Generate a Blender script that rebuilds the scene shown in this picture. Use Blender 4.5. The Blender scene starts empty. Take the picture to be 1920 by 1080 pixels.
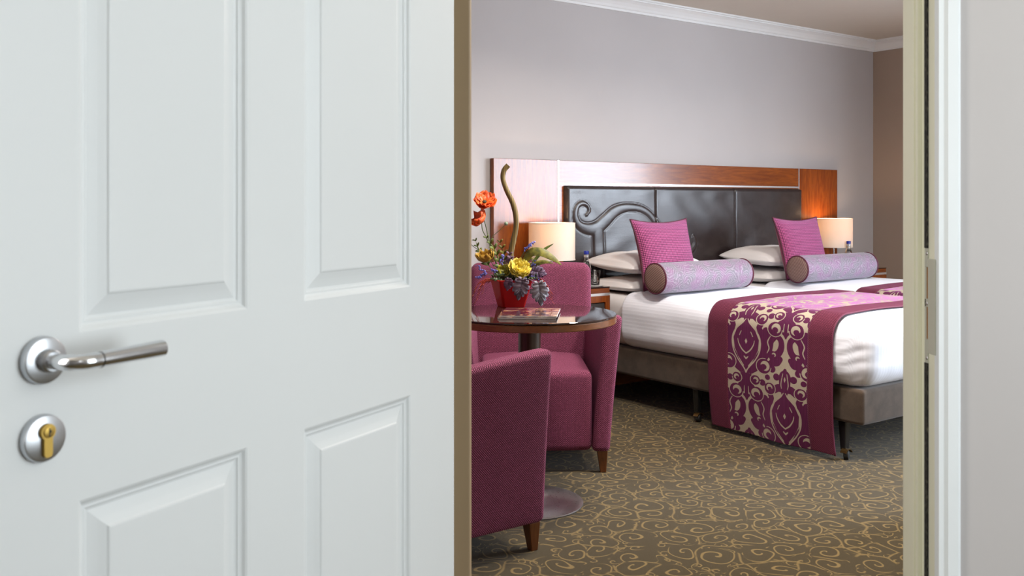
import bpy, math, random
import numpy as np
from mathutils import Vector, Matrix, noise
random.seed(7)
sc = bpy.context.scene
col = sc.collection

# ------------------------------------------------------------------ camera, sky, lights, exposure
EYE = 1.17
cam_d = bpy.data.cameras.new('camera')
cam = bpy.data.objects.new('camera', cam_d); col.objects.link(cam)
cam.location = (0, 0, EYE); cam.rotation_euler = (math.pi/2, 0, 0)
cam_d.sensor_width = 36; cam_d.lens = 1750/1920*36
cam_d.shift_y = -(540-382)/1920
cam_d.clip_start = 0.05
cam_d.dof.use_dof = True; cam_d.dof.focus_distance = 4.6; cam_d.dof.aperture_fstop = 9
sc.camera = cam
vs = sc.view_settings
vs.view_transform = 'Standard'; vs.look = 'None'; vs.gamma = 1; vs.use_curve_mapping = False
vs.exposure = 0.0
sc.cycles.use_denoising = True
sc.cycles.max_bounces = 8; sc.cycles.diffuse_bounces = 5; sc.cycles.glossy_bounces = 4
sc.cycles.transmission_bounces = 8; sc.cycles.transparent_max_bounces = 8
sc.cycles.caustics_reflective = False; sc.cycles.caustics_refractive = False
sc.cycles.sample_clamp_indirect = 6

world = bpy.data.worlds.new('daylight'); sc.world = world; world.use_nodes = True
bg = world.node_tree.nodes['Background']
bg.inputs[0].default_value = (0.80, 0.88, 1.0, 1); bg.inputs[1].default_value = 1.6

YAW = math.atan2(.5828, .8126)
W = Vector((math.cos(YAW), math.sin(YAW), 0)); B = Vector((-math.sin(YAW), math.cos(YAW), 0))
P0 = Vector((.39, 5.81, 0))                       # front of the headboard at the first bed's left side
def P(s, d, z=0.): return P0 + W*s - B*d + Vector((0, 0, z))
CORNER = Vector((2.988, 7.723, 0))
CEIL = 2.507

def area(name, loc, direction, sx, sy, power, colr, spread=180):
    l = bpy.data.lights.new(name, 'AREA'); l.shape = 'RECTANGLE'; l.size = sx; l.size_y = sy
    l.energy = power; l.color = colr; l.spread = math.radians(spread)
    o = bpy.data.objects.new(name, l); col.objects.link(o); o.location = loc
    o.rotation_euler = Vector(direction).to_track_quat('-Z', 'Y').to_euler()
    return o
def point(name, loc, power, colr, r=.03):
    l = bpy.data.lights.new(name, 'POINT'); l.energy = power; l.color = colr; l.shadow_soft_size = r
    o = bpy.data.objects.new(name, l); col.objects.link(o); o.location = loc
    return o
WIN_U = (2.75, 6.55); WIN_Z = (.80, 2.25)
um = sum(WIN_U)/2
# daylight through the bedroom window, in the wall to the right
area('window_daylight', CORNER - B*um + W*.35 + Vector((0, 0, sum(WIN_Z)/2+.1)), -W, 3.9, 1.7, 540, (.77, .875, 1.0))
# warm ceiling light of the bedroom, as unseen fills added over chairs and beds
for x, y, pw in ((.62, 3.48, 40), (1.25, 3.62, 40), (2.4, 4.5, 26)):
    area('ceiling_downlight', (x, y, CEIL-.02), (0, 0, -1), .25, .25, pw, (1.0, .92, .84), 160)
# the corridor on this side of the door: unseen fill lights added on its right, left and ceiling
area('corridor_window_light', (2.10, .50, 1.40), (-1, 0, 0), 1.5, 2.0, 49, (.88, .96, 1.0))  # added fill for the door face and front wall, no window there
area('corridor_wall_light', (-1.42, .25, 1.55), (1, .5, 0), .8, 1.4, 42, (1.0, .98, .93))  # added fill that brightens the right door lining
area('corridor_ceiling_light', (1.5, -2.0, 2.46), (0, 0, -1), .8, .8, 12, (.95, .98, 1.0))  # added fill, gives the steel lever something bright to reflect

# ------------------------------------------------------------------ node helper
class X:
    """A value in a shader tree; arithmetic on it adds Math nodes."""
    def __init__(s, g, sock): s.g = g; s.s = sock
    def _m(s, op, *a):
        n = s.g.t.nodes.new('ShaderNodeMath'); n.operation = op
        for i, v in enumerate((s,)+a):
            if isinstance(v, X): s.g.t.links.new(v.s, n.inputs[i])
            else: n.inputs[i].default_value = v
        return X(s.g, n.outputs[0])
    def __add__(s, o): return s._m('ADD', o)
    __radd__ = __add__
    def __sub__(s, o): return s._m('SUBTRACT', o)
    def __rsub__(s, o): return s._m('MULTIPLY', -1.)._m('ADD', o)
    def __mul__(s, o): return s._m('MULTIPLY', o)
    __rmul__ = __mul__
    def __truediv__(s, o): return s._m('DIVIDE', o)
    def sin(s): return s._m('SINE')
    def abs(s): return s._m('ABSOLUTE')
    def fract(s): return s._m('FRACT')
    def floor(s): return s._m('FLOOR')
    def sqrt(s): return s._m('SQRT')
    def gt(s, o): return s._m('GREATER_THAN', o)
    def mn(s, o): return s._m('MINIMUM', o)
    def mx(s, o): return s._m('MAXIMUM', o)
    def atan2(s, o): return s._m('ARCTAN2', o)
    def pw(s, o): return s._m('POWER', o)
    def smooth(s, a, b):
        n = s.g.t.nodes.new('ShaderNodeMapRange'); n.interpolation_type = 'SMOOTHSTEP'
        s.g.t.links.new(s.s, n.inputs[0]); n.inputs[1].default_value = a; n.inputs[2].default_value = b
        return X(s.g, n.outputs[0])
class G:
    def __init__(g, name):
        g.m = bpy.data.materials.new(name); g.m.use_nodes = True; g.t = g.m.node_tree
        g.b = g.t.nodes['Principled BSDF']; g.out = g.t.nodes['Material Output']
    def coord(g, kind='Object'):
        n = g.t.nodes.new('ShaderNodeTexCoord'); return n.outputs[kind]
    def sep(g, v):
        n = g.t.nodes.new('ShaderNodeSeparateXYZ'); g.t.links.new(v, n.inputs[0]); return [X(g, o) for o in n.outputs]
    def comb(g, x, y, z=0.):
        n = g.t.nodes.new('ShaderNodeCombineXYZ')
        for i, v in enumerate((x, y, z)):
            if isinstance(v, X): g.t.links.new(v.s, n.inputs[i])
            else: n.inputs[i].default_value = v
        return n.outputs[0]
    def noise(g, v, scale, detail=3, rough=.5, dist=0.):
        n = g.t.nodes.new('ShaderNodeTexNoise'); g.t.links.new(v, n.inputs['Vector'])
        n.inputs['Scale'].default_value = scale; n.inputs['Detail'].default_value = detail
        n.inputs['Roughness'].default_value = rough; n.inputs['Distortion'].default_value = dist
        return X(g, n.outputs[0])
    def voro(g, v, scale, feature='F1', dims='3D', rnd=1.):
        n = g.t.nodes.new('ShaderNodeTexVoronoi'); n.feature = feature; n.voronoi_dimensions = dims
        g.t.links.new(v, n.inputs['Vector']); n.inputs['Scale'].default_value = scale; n.inputs['Randomness'].default_value = rnd
        return n
    def attr(g, name):
        n = g.t.nodes.new('ShaderNodeAttribute'); n.attribute_name = name; return X(g, n.outputs['Fac'])
    def mapping(g, v, scale):
        n = g.t.nodes.new('ShaderNodeMapping'); g.t.links.new(v, n.inputs[0]); n.inputs['Scale'].default_value = scale
        return n.outputs[0]
    def mix(g, fac, a, b):
        n = g.t.nodes.new('ShaderNodeMix'); n.data_type = 'RGBA'
        g.put(n.inputs[0], fac); g.put(n.inputs[6], a); g.put(n.inputs[7], b)
        return n.outputs[2]
    def ramp(g, fac, stops):
        n = g.t.nodes.new('ShaderNodeValToRGB'); g.t.links.new(fac.s, n.inputs[0]); r = n.color_ramp
        while len(r.elements) < len(stops): r.elements.new(.5)
        for e, (p, c) in zip(r.elements, stops): e.position = p; e.color = (*c, 1)
        return n.outputs[0]
    def put(g, inp, v):
        if isinstance(v, X): g.t.links.new(v.s, inp)
        elif isinstance(v, bpy.types.NodeSocket): g.t.links.new(v, inp)
        elif isinstance(v, tuple) and len(v) == 3: inp.default_value = (*v, 1)
        else: inp.default_value = v
    def set(g, **k):
        names = dict(color='Base Color', rough='Roughness', metal='Metallic', coat='Coat Weight', sheen='Sheen Weight',
                     trans='Transmission Weight', ior='IOR', spec='Specular IOR Level', coatr='Coat Roughness', sub='Subsurface Weight',
                     emit='Emission Color', emits='Emission Strength', aniso='Anisotropic')
        for a, v in k.items(): g.put(g.b.inputs[names[a]], v)
        return g
    def bump(g, h, strength=.3, dist=.002):
        n = g.t.nodes.new('ShaderNodeBump'); g.put(n.inputs['Height'], h)
        n.inputs['Strength'].default_value = strength; n.inputs['Distance'].default_value = dist
        g.t.links.new(n.outputs[0], g.b.inputs['Normal']); return g
def srgb(r, g, b):
    f = lambda c: (c/255/12.92) if c/255 <= .04045 else ((c/255+.055)/1.055)**2.4
    return (f(r), f(g), f(b))
def plain(name, c, rough=.5, **k):
    g = G(name); g.set(color=c, rough=rough, **k); return g.m
def paint(name, c, rough=.5, bump=.04, scale=60, vary=.03):
    g = G(name); co = g.coord()
    n = g.noise(co, 1.3, 3)
    g.set(color=g.mix(n.smooth(.3, .7), tuple(x*(1-vary) for x in c), tuple(min(1, x*(1+vary)) for x in c)), rough=rough)
    g.bump(g.noise(co, scale, 4), bump, .002)
    return g.m

M = {}
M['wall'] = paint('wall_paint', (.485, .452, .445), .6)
M['wall_right'] = paint('taupe_wall_paint', (.36, .28, .225), .6)  # the bedroom wall paint with its shade put into a browner colour
M['hallwall'] = paint('corridor_wall_paint', (.49, .46, .45), .6)
M['ceiling'] = paint('ceiling_paint', (.66, .60, .52), .7)
M['white_trim'] = paint('white_trim_paint', (.80, .80, .79), .4)
M['door'] = paint('white_door_paint', (.77, .80, .81), .42, .05, 35, .015)
M['cream'] = paint('cream_frame_paint', (.80, .79, .63), .35, .03, 40, .02)
M['steel'] = plain('polished_steel', (.72, .73, .75), .16, metal=1.)
M['satin'] = plain('satin_steel', (.55, .57, .60), .33, metal=1.)
M['strip'] = plain('silver_inlay', (.86, .86, .88), .28, metal=.8)
M['brass'] = plain('worn_brass', (.62, .43, .12), .3, metal=1.)
M['black'] = plain('black_lacquer', (.012, .012, .012), .25)
M['rubber'] = plain('black_rubber', (.015, .015, .015), .6)
M['sealgrey'] = plain('painted_metal_plate', (.48, .48, .40), .42)
M['mortise'] = plain('raw_wood_mortise', (.30, .12, .02), .7)
M['smoked'] = plain('dark_smoked_glass_top', (.022, .010, .008), .04, coat=.3)

def wood(name, dark, light, scale=(2.2, 26, 26), rough=.25, coat=.22):
    g = G(name); v = g.mapping(g.coord(), scale)
    n = g.noise(v, 1.6, 5, .6, 1.2); n2 = g.noise(v, 9, 3, .6)
    f = (n*.75 + n2*.25).smooth(.3, .72)
    g.set(color=g.mix(f, dark, light), rough=rough, coat=coat, coatr=.12)
    return g.m
M['wood_h'] = wood('cherry_veneer_across', (.15, .030, .004), (.30, .075, .008))
M['wood_v'] = wood('cherry_veneer_upright', (.15, .028, .004), (.30, .073, .008), (26, 26, 2.2))
M['wood_leg'] = wood('stained_beech', (.09, .025, .006), (.17, .055, .013), (30, 30, 3), .3, .3)
M['wood_rim'] = wood('table_rim_wood', (.15, .05, .012), (.25, .088, .02), (12, 12, 40), .3, .3)
M['wood_dark'] = wood('dark_column_wood', (.035, .018, .008), (.07, .036, .016), (30, 30, 2), .3, .2)
M['drawer'] = wood('charcoal_drawer_front', (.03, .026, .026), (.05, .045, .045), (3, 40, 40), .35, .2)

def weave(name, dark, light, edge, k=1120.):
    g = G(name); u, v, _ = g.sep(g.coord('UV'))
    a = (u*k).sin()*(v*k*.9).sin()
    f = a.smooth(-.2, .6)
    n = g.noise(g.coord(), 220, 2).smooth(.35, .7)
    cl = g.mix(f*(n*.5+.6), dark, light)
    g.set(color=cl, rough=.85, sheen=.18, spec=.2)
    g.b.inputs['Sheen Tint'].default_value = (*edge, 1)
    g.bump(a, .35, .002)
    return g.m
M['tub'] = weave('magenta_woven_upholstery', (.042, .003, .012), (.50, .135, .25), (.9, .35, .6), 840.)

def leather():
    g = G('dark_brown_leather'); co = g.coord()
    a = g.noise(co, 9, 4, .6, .8); vn = g.voro(co, 190)
    cr = g.noise(g.mapping(co, (5, 1, 40)), 1.5, 4, .6)
    g.set(color=g.mix(a.smooth(.3, .7), (.020, .012, .012), (.032, .022, .022)), rough=(a*.12+.27), spec=.62)
    g.bump(X(g, vn.outputs['Distance'])*.25 + cr*.6, .16, .004)
    return g.m
M['leather'] = leather()
def suede(name, a, b):
    g = G(name); n = g.noise(g.coord(), 14, 5, .65); n2 = g.noise(g.coord(), 300, 2)
    g.set(color=g.mix((n*.7+n2*.3).smooth(.3, .7), a, b), rough=.8, sheen=.25, spec=.25)
    g.bump(n2, .15, .001); return g.m
M['suede'] = suede('taupe_suede_base_cloth', (.042, .026, .015), (.080, .053, .035))

def linen(name, c, stripe=True):
    g = G(name); x, y, z = g.sep(g.coord())
    n = g.noise(g.coord(), 6, 3, .5, .3)
    if stripe:
        st = (g.attr('cross')*(2*math.pi/.021)).sin().smooth(-.2, .5)
        g.set(color=g.mix(st, tuple(v*.95 for v in c), c), rough=(st*.12+.55), sheen=.2, spec=.3)
        g.bump(st*.12+n*1.2, .25, .006)
    else:
        g.set(color=c, rough=.85, sheen=.2, spec=.12); g.bump(n, .2, .012)
    return g.m
M['duvet'] = linen('white_striped_cotton', (.84, .87, .95))
M['pillow'] = linen('white_pillow_cotton', (.85, .83, .83), False)
M['sheet'] = linen('white_sheet_cotton', (.84, .83, .83), False)

def waffle():
    g = G('magenta_waffle_weave'); u, v, _ = g.sep(g.coord('UV'))
    k = math.pi/.0105
    h = ((u*k).sin().abs()*(v*k).sin().abs())
    f = h.smooth(.12, .6)
    cl = g.mix(f, (.11, .013, .062), (.55, .105, .27))  # shade of the waffle recesses mixed into the colour, raised cells lighter
    g.set(color=cl, rough=.7, sheen=.5, spec=.3); g.b.inputs['Sheen Tint'].default_value = (.8, .5, .9, 1)
    g.bump(h, .9, .004); return g.m
M['waffle'] = waffle()
M['plum'] = suede('plain_magenta_cloth', (.20, .018, .062), (.26, .026, .085))
M['piping'] = plain('dark_plum_piping', (.085, .008, .028), .6)

def paisley():
    g = G('lilac_paisley_print'); u, v, _ = g.sep(g.coord('UV')); c = g.comb(u, v)
    w1 = g.noise(c, 7, 2, .5, 1.5); w2 = g.noise(c, 9, 2, .5, .8)
    wc = g.comb(u + (w1-.5)*.09, v + (w2-.5)*.09)
    vo = g.voro(wc, 10, dims='2D'); d = X(g, vo.outputs['Distance'])
    ring = (d*46.).sin().smooth(.2, .9); r2 = (d*92.+w1*12.).sin().smooth(.5, 1.)
    tint = g.noise(c, 13, 2)
    base = g.mix(tint.smooth(.4, .62), (.17, .155, .195), (.24, .125, .24))
    c2 = g.mix(ring*.75, base, (.36, .285, .375))
    c3 = g.mix(r2*.45, c2, (.20, .205, .215))
    g.set(color=c3, rough=.55, sheen=.3, spec=.35); return g.m
M['paisley'] = paisley()
def stripe_end():
    g = G('brown_striped_cloth'); u, v, _ = g.sep(g.coord('UV'))
    st = ((u+v*.35)*(2*math.pi/.0115)).sin().smooth(-.3, .5)
    g.set(color=g.mix(st, (.14, .075, .065), (.27, .17, .14)), rough=.6); return g.m
M['stripe_end'] = stripe_end()
def runner_pattern():
    g = G('damask_velvet'); p = g.attr('pattern').smooth(.35, .65); u, v, _ = g.sep(g.coord('UV'))
    rib = (v*(2*math.pi/.0075)).sin().smooth(-.6, .6)
    plum = g.mix(rib, (.062, .004, .032), (.105, .009, .058))
    n = g.noise(g.coord(), 240, 2)
    beige = g.mix(n, (.34, .29, .22), (.46, .40, .31))
    g.set(color=g.mix(p, beige, plum), rough=.65, spec=.3)
    g.put(g.b.inputs['Sheen Weight'], p*.9); g.b.inputs['Sheen Tint'].default_value = (.95, .40, .75, 1)
    g.b.inputs['Sheen Roughness'].default_value = .35
    g.bump(p*.6+rib*p*.12, .5, .003); return g.m
M['damask'] = runner_pattern()
M['border'] = weave('plum_basket_weave_border', (.060, .006, .019), (.21, .045, .078), (.8, .3, .55), 760.)

def carpet():
    g = G('swirl_carpet'); x, y, z = g.sep(g.coord())
    wx = g.noise(g.comb(x, y), 5.5, 1); wy = g.noise(g.comb(x+7.3, y+3.1), 5.5, 1)
    x = x + (wx-.5)*.11; y = y + (wy-.5)*.11
    def layer(size, turns, lo, off, wid):
        sx = x*(1/size)+off; sy = y*(1/size)+off*.37
        vn = g.voro(g.comb(sx, sy), 1., dims='2D', rnd=.72)
        px, py, _ = g.sep(vn.outputs['Position']); cr, cg, _cb = g.sep(vn.outputs['Color'])
        dx = sx-px; dy = sy-py
        r = (dx*dx+dy*dy).sqrt(); th = dy.atan2(dx)*(1/(2*math.pi))
        sgn = cr.gt(.5)*2.-1.
        k = (r*turns + th*sgn + cg*1.0).fract()
        line = (k-.5).abs()                                   # 0 at the line
        w_ = (r*-.13+wid)                                     # fatter towards the curl's heart
        l = 1.-((line-w_)._m('MULTIPLY', 17.)).mx(0.).mn(1.)
        return l*(1.-r.smooth(lo, lo+.03)), r, l, cb_(vn)
    cb_ = lambda vn: X(g, vn.outputs['Distance'])
    big, rb, _, _ = layer(.128, 2.9, .47, 0., .085)
    small, rs, _, _ = layer(.058, 2.3, .43, 4.7, .10)
    ve = g.voro(g.comb(x*(1/.128), y*(1/.128)), 1., 'DISTANCE_TO_EDGE', '2D', .72)
    e = X(g, ve.outputs['Distance'])
    br = g.noise(g.comb(x, y), 11, 1).smooth(.42, .5)
    vine = (1.-(e-.008)._m('MULTIPLY', 26.).mx(0.).mn(1.))*br
    mask = big.mx(small*rb.smooth(.46, .5)).mx(vine*.9)
    fib = g.noise(g.coord(), 420, 2, .7); wear = g.noise(g.coord(), 2.2, 3)
    ground = g.mix(fib, (.032, .0228, .0080), (.064, .047, .0195))
    gold = g.mix(fib, (.145, .098, .033), (.25, .174, .068))
    c = g.mix(mask*(wear*.3+.72), ground, gold)
    g.set(color=c, rough=.95, spec=.12, sheen=.15)
    g.bump(fib + mask*.3, .6, .003); return g.m
M['carpet'] = carpet()

def glassmat(name, tint=(1, 1, 1), rough=0., ior=1.45):
    g = G(name); g.set(color=tint, rough=rough, trans=1., ior=ior); return g.m
M['glass'] = glassmat('clear_glass')
M['water'] = glassmat('water', (.97, .985, 1), 0, 1.33)
def pane():
    g = G('window_pane_glass'); t = g.t
    tr = t.nodes.new('ShaderNodeBsdfTransparent'); gl = t.nodes.new('ShaderNodeBsdfGlossy'); gl.inputs['Roughness'].default_value = .02
    mx = t.nodes.new('ShaderNodeMixShader'); mx.inputs[0].default_value = .06
    t.links.new(tr.outputs[0], mx.inputs[1]); t.links.new(gl.outputs[0], mx.inputs[2]); t.links.new(mx.outputs[0], g.out.inputs[0])
    return g.m
M['pane'] = pane()
def shade():
    g = G('cream_lamp_shade_cloth'); t = g.t
    n = g.noise(g.coord(), 300, 2)
    d = t.nodes.new('ShaderNodeBsdfDiffuse'); tr = t.nodes.new('ShaderNodeBsdfTranslucent')
    c = g.mix(n, (.84, .78, .70), (.90, .85, .78)); t.links.new(c, d.inputs[0]); tr.inputs[0].default_value = (.95, .76, .54, 1)
    mx = t.nodes.new('ShaderNodeMixShader'); mx.inputs[0].default_value = .26
    t.links.new(d.outputs[0], mx.inputs[1]); t.links.new(tr.outputs[0], mx.inputs[2]); t.links.new(mx.outputs[0], g.out.inputs[0])
    return g.m
M['shade'] = shade()

# ------------------------------------------------------------------ mesh helpers
def link(name, verts, faces, mat, parent=None, smooth=False, loc=None, mats=None, uv=None):
    me = bpy.data.meshes.new(name); me.from_pydata([tuple(v) for v in verts], [], faces); me.update()
    if mat: me.materials.append(mat)
    o = bpy.data.objects.new(name, me); col.objects.link(o)
    if parent: o.parent = parent
    if loc is not None: o.location = loc
    if smooth: me.shade_smooth()
    if uv == 'box': box_uv(me)
    return o
def box_uv(me):
    lay = me.uv_layers.new(name='UVMap')
    n = len(me.loops); vi = np.empty(n, np.int32); me.loops.foreach_get('vertex_index', vi)
    co = np.empty(len(me.vertices)*3, np.float32); me.vertices.foreach_get('co', co); co = co.reshape(-1, 3)[vi]
    nf = len(me.polygons); nor = np.empty(nf*3, np.float32); me.polygons.foreach_get('normal', nor); nor = np.abs(nor.reshape(-1, 3))
    tot = np.empty(nf, np.int32); me.polygons.foreach_get('loop_total', tot); ax = np.repeat(nor.argmax(1), tot)
    u = np.where(ax == 0, co[:, 1], co[:, 0]); v = np.where(ax == 2, co[:, 1], co[:, 2])
    lay.data.foreach_set('uv', np.stack([u, v], 1).ravel().astype(np.float32))
class MB:
    """Collects simple solids and links them as one mesh."""
    def __init__(s): s.v = []; s.f = []
    def add(s, v, f):
        n = len(s.v); s.v += [tuple(p) for p in v]; s.f += [tuple(i+n for i in q) for q in f]; return s
    def box(s, x0, x1, y0, y1, z0, z1):
        v = [(x, y, z) for z in (z0, z1) for y in (y0, y1) for x in (x0, x1)]
        return s.add(v, [(0, 2, 3, 1), (4, 5, 7, 6), (0, 1, 5, 4), (2, 6, 7, 3), (0, 4, 6, 2), (1, 3, 7, 5)])
    def prism(s, poly, z0, z1):
        n = len(poly); v = [(*p, z0) for p in poly]+[(*p, z1) for p in poly]
        return s.add(v, [tuple(reversed(range(n))), tuple(range(n, 2*n))]+[(i, (i+1) % n, n+(i+1) % n, n+i) for i in range(n)])
    def lathe(s, prof, n=32, M_=None):
        v = []; f = []; m = len(prof)
        for r, z in prof:
            for k in range(n):
                a = 2*math.pi*k/n; v.append((r*math.cos(a), r*math.sin(a), z))
        for i in range(m-1):
            for k in range(n):
                f.append((i*n+k, i*n+(k+1) % n, (i+1)*n+(k+1) % n, (i+1)*n+k))
        if prof[0][0] > 1e-6: f.append(tuple(reversed(range(n))))
        if prof[-1][0] > 1e-6: f.append(tuple(range((m-1)*n, m*n)))
        if M_ is not None: v = [M_ @ Vector(p) for p in v]
        return s.add(v, f)
    def tube(s, pts, rad, n=10):
        pts = [Vector(p) for p in pts]; v = []; f = []
        if not hasattr(rad, '__len__'): rad = [rad]*len(pts)
        up = Vector((.13, .21, 1)).normalized()
        for i, p in enumerate(pts):
            t = (pts[min(i+1, len(pts)-1)]-pts[max(i-1, 0)]).normalized()
            a = t.cross(up)
            if a.length < .05: a = t.cross(Vector((1, 0, .1)))
            a.normalize(); up = a.cross(t).normalized(); c = up
            for k in range(n):
                th = 2*math.pi*k/n; v.append(p+(a*math.cos(th)+c*math.sin(th))*rad[i])
        m = len(pts)
        for i in range(m-1):
            for k in range(n): f.append((i*n+k, i*n+(k+1) % n, (i+1)*n+(k+1) % n, (i+1)*n+k))
        f += [tuple(reversed(range(n))), tuple(range((m-1)*n, m*n))]
        return s.add(v, f)
    def build(s, name, mat, parent=None, smooth=False, loc=None, uv=None, bevel=0., angle=None):
        o = link(name, s.v, s.f, mat, parent, smooth, loc, uv=uv)
        if bevel:
            b = o.modifiers.new('bevel', 'BEVEL'); b.width = bevel; b.segments = 2; b.limit_method = 'ANGLE'
        if angle is not None: o.data.set_sharp_from_angle(angle=math.radians(angle)) if hasattr(o.data, 'set_sharp_from_angle') else None
        return o
def spline(pts, n=8):
    """Catmull-Rom through points (tuples of any length)."""
    P_ = [np.array(p, float) for p in pts]; P_ = [2*P_[0]-P_[1]]+P_+[2*P_[-1]-P_[-2]]; out = []
    for i in range(1, len(P_)-2):
        p0, p1, p2, p3 = P_[i-1:i+3]
        for k in range(n):
            t = k/n
            out.append(.5*((2*p1)+(p2-p0)*t+(2*p0-5*p1+4*p2-p3)*t*t+(3*p1-p0-3*p2+p3)*t**3))
    out.append(P_[-2]); return out
def rbox(sx, sy, sz, r, n=(10, 10, 10)):
    """A finely divided box, its edges and corners rounded by r; centred. Returns vertices (numpy) and faces."""
    h = np.array([sx, sy, sz])/2; r = min(r, *(h*.999))
    def lin(hh, k):
        a = np.linspace(-hh+r, hh-r, max(2, k)); q = np.array([-1, -.8, -.55, -.28])*r-(hh-r)
        return np.concatenate([q, a, -q[::-1]])
    L = [lin(h[i], n[i]) for i in range(3)]; ids = {}; V = []; F = []
    def vid(i, j, k):
        key = (i, j, k)
        if key not in ids: ids[key] = len(V); V.append((L[0][i], L[1][j], L[2][k]))
        return ids[key]
    N = [len(l)-1 for l in L]
    for j in range(N[1]):
        for i in range(N[0]):
            F.append((vid(i, j, 0), vid(i, j+1, 0), vid(i+1, j+1, 0), vid(i+1, j, 0)))
            F.append((vid(i, j, N[2]), vid(i+1, j, N[2]), vid(i+1, j+1, N[2]), vid(i, j+1, N[2])))
    for k in range(N[2]):
        for i in range(N[0]):
            F.append((vid(i, 0, k), vid(i+1, 0, k), vid(i+1, 0, k+1), vid(i, 0, k+1)))
            F.append((vid(i, N[1], k), vid(i, N[1], k+1), vid(i+1, N[1], k+1), vid(i+1, N[1], k)))
        for j in range(N[1]):
            F.append((vid(0, j, k), vid(0, j, k+1), vid(0, j+1, k+1), vid(0, j+1, k)))
            F.append((vid(N[0], j, k), vid(N[0], j+1, k), vid(N[0], j+1, k+1), vid(N[0], j, k+1)))
    V = np.array(V); inner = np.clip(V, -(h-r), h-r); d = V-inner
    l = np.linalg.norm(d, axis=1, keepdims=True); l[l < 1e-9] = 1
    V = np.where(np.abs(d).sum(1, keepdims=True) > 1e-9, inner+d/l*r, V)
    return V, F
def tag(o, label=None, cat=None, group=None, kind=None):
    if label: o['label'] = label
    if cat: o['category'] = cat
    if group: o['group'] = group
    if kind: o['kind'] = kind
    return o
def empty(name, loc, rz=0., label=None, cat=None, group=None, kind=None):
    o = bpy.data.objects.new(name, None); col.objects.link(o); o.location = loc; o.rotation_euler = (0, 0, rz)
    o.empty_display_size = .1
    return tag(o, label, cat, group, kind)
def copy_tree(o, parent=None):
    c = o.copy(); col.objects.link(c)
    if parent: c.parent = parent
    for ch in [x for x in bpy.data.objects if x.parent == o]: copy_tree(ch, c)
    return c
def struct(o, label=None, cat=None): return tag(o, label, cat, None, 'structure')

# ------------------------------------------------------------------ room shell
cx, cy = CORNER.x, CORNER.y
LEFT = Vector((-2.23, 3.98, 0))
foot = CORNER - B*7.13
def xy(v): return (v.x, v.y)
out = .12
floor_poly = [(-1.6, -3.1), (2.3, -3.1), (2.3, 1.86), xy(foot+W*out), xy(CORNER+W*out+B*out), xy(LEFT-W*out+B*out), (-.86, 1.86), (-1.6, 1.86)]
struct(MB().prism(floor_poly, -.12, 0).build('floor', M['carpet']), 'brown carpet with golden swirls running through the doorway', 'floor')
struct(MB().prism(floor_poly, CEIL, CEIL+.12).build('ceiling', M['ceiling']), 'plain beige ceiling above the bedroom', 'ceiling')
def wallbox(name, a, b, nrm, t, mat, label, hole=None):
    """A wall from a to b (room side), thickness t along nrm; hole = (u0, u1, z0, z1) along a->b."""
    L = (b-a).length; e = (b-a).normalized(); m = MB()
    def piece(u0, u1, z0, z1):
        q = [a+e*u0, a+e*u1, a+e*u1+nrm*t, a+e*u0+nrm*t]
        if (q[1]-q[0]).cross(q[2]-q[1]).z < 0: q.reverse()
        m.prism([xy(p) for p in q], z0, z1)
    if hole:
        u0, u1, z0, z1 = hole
        piece(0, u0, 0, CEIL); piece(u1, L, 0, CEIL); piece(u0, u1, 0, z0); piece(u0, u1, z1, CEIL)
    else: piece(0, L, 0, CEIL)
    return struct(m.build(name, mat), label, 'wall')
wallbox('wall_back', LEFT, CORNER+W*out, B, out, M['wall'], 'greige bedroom wall behind the long headboard')
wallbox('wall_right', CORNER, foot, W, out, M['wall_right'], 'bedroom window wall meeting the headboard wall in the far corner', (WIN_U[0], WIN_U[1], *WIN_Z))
wallbox('wall_left', LEFT, Vector((-.756, 1.924, 0)), -W, out, M['wall'], 'bedroom side wall hidden behind the open door')
m = MB().box(-1.6, -.175, 1.80, 1.924, 0, CEIL).box(.835, 7.25, 1.80, 1.924, 0, CEIL).box(-.175, .835, 1.80, 1.924, 2.06, CEIL)
struct(m.build('wall_front', M['hallwall']), 'greige corridor wall beside the right door frame', 'wall')
struct(MB().box(-1.6, -1.48, -3.1, 1.80, 0, CEIL).build('wall_corridor_left', M['hallwall']), 'corridor wall left of the camera', 'wall')
struct(MB().box(2.18, 2.3, -3.1, 1.80, 0, CEIL).build('wall_corridor_right', M['hallwall']), 'corridor wall right of the camera', 'wall')
struct(MB().box(-1.48, 2.18, -3.1, -2.98, 0, CEIL).build('wall_corridor_back', M['hallwall']), 'corridor wall behind the camera', 'wall')

struct(MB().box(1.62, 1.72, 1.924, 3.50, 0, CEIL).build('wall_inner', M['wall']), 'bedroom side wall of the entrance, right of the doorway', 'wall')  # added out of view and lengthened to keep window light off the near chair
# window in the right wall (out of frame, it lights the room)
win = struct(empty('window_1', CORNER - B*um, YAW), 'bedroom window in the right wall', 'window')
def wy(u): return um-u       # local y runs along B; u grows along -B
u0, u1 = WIN_U; z0, z1 = WIN_Z
f = MB()
for a0, a1, c0, c1 in ((u0, u1, z0, z0+.06), (u0, u1, z1-.06, z1), (u0, u0+.06, z0+.06, z1-.06), (u1-.06, u1, z0+.06, z1-.06), (um-.03, um+.03, z0+.06, z1-.06)):
    f.box(.03, .09, wy(a1), wy(a0), c0, c1)
f.build('window_frame', M['white_trim'], win, bevel=.004)
for a0, a1 in ((u0+.06, um-.03), (um+.03, u1-.06)):
    MB().box(.055, .063, wy(a1), wy(a0), z0+.06, z1-.06).build('pane', M['pane'], win)
MB().box(-.12, .03, wy(u1)-.05, wy(u0)+.05, z0-.03, z0).build('window_sill', M['white_trim'], win, bevel=.004)

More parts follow.
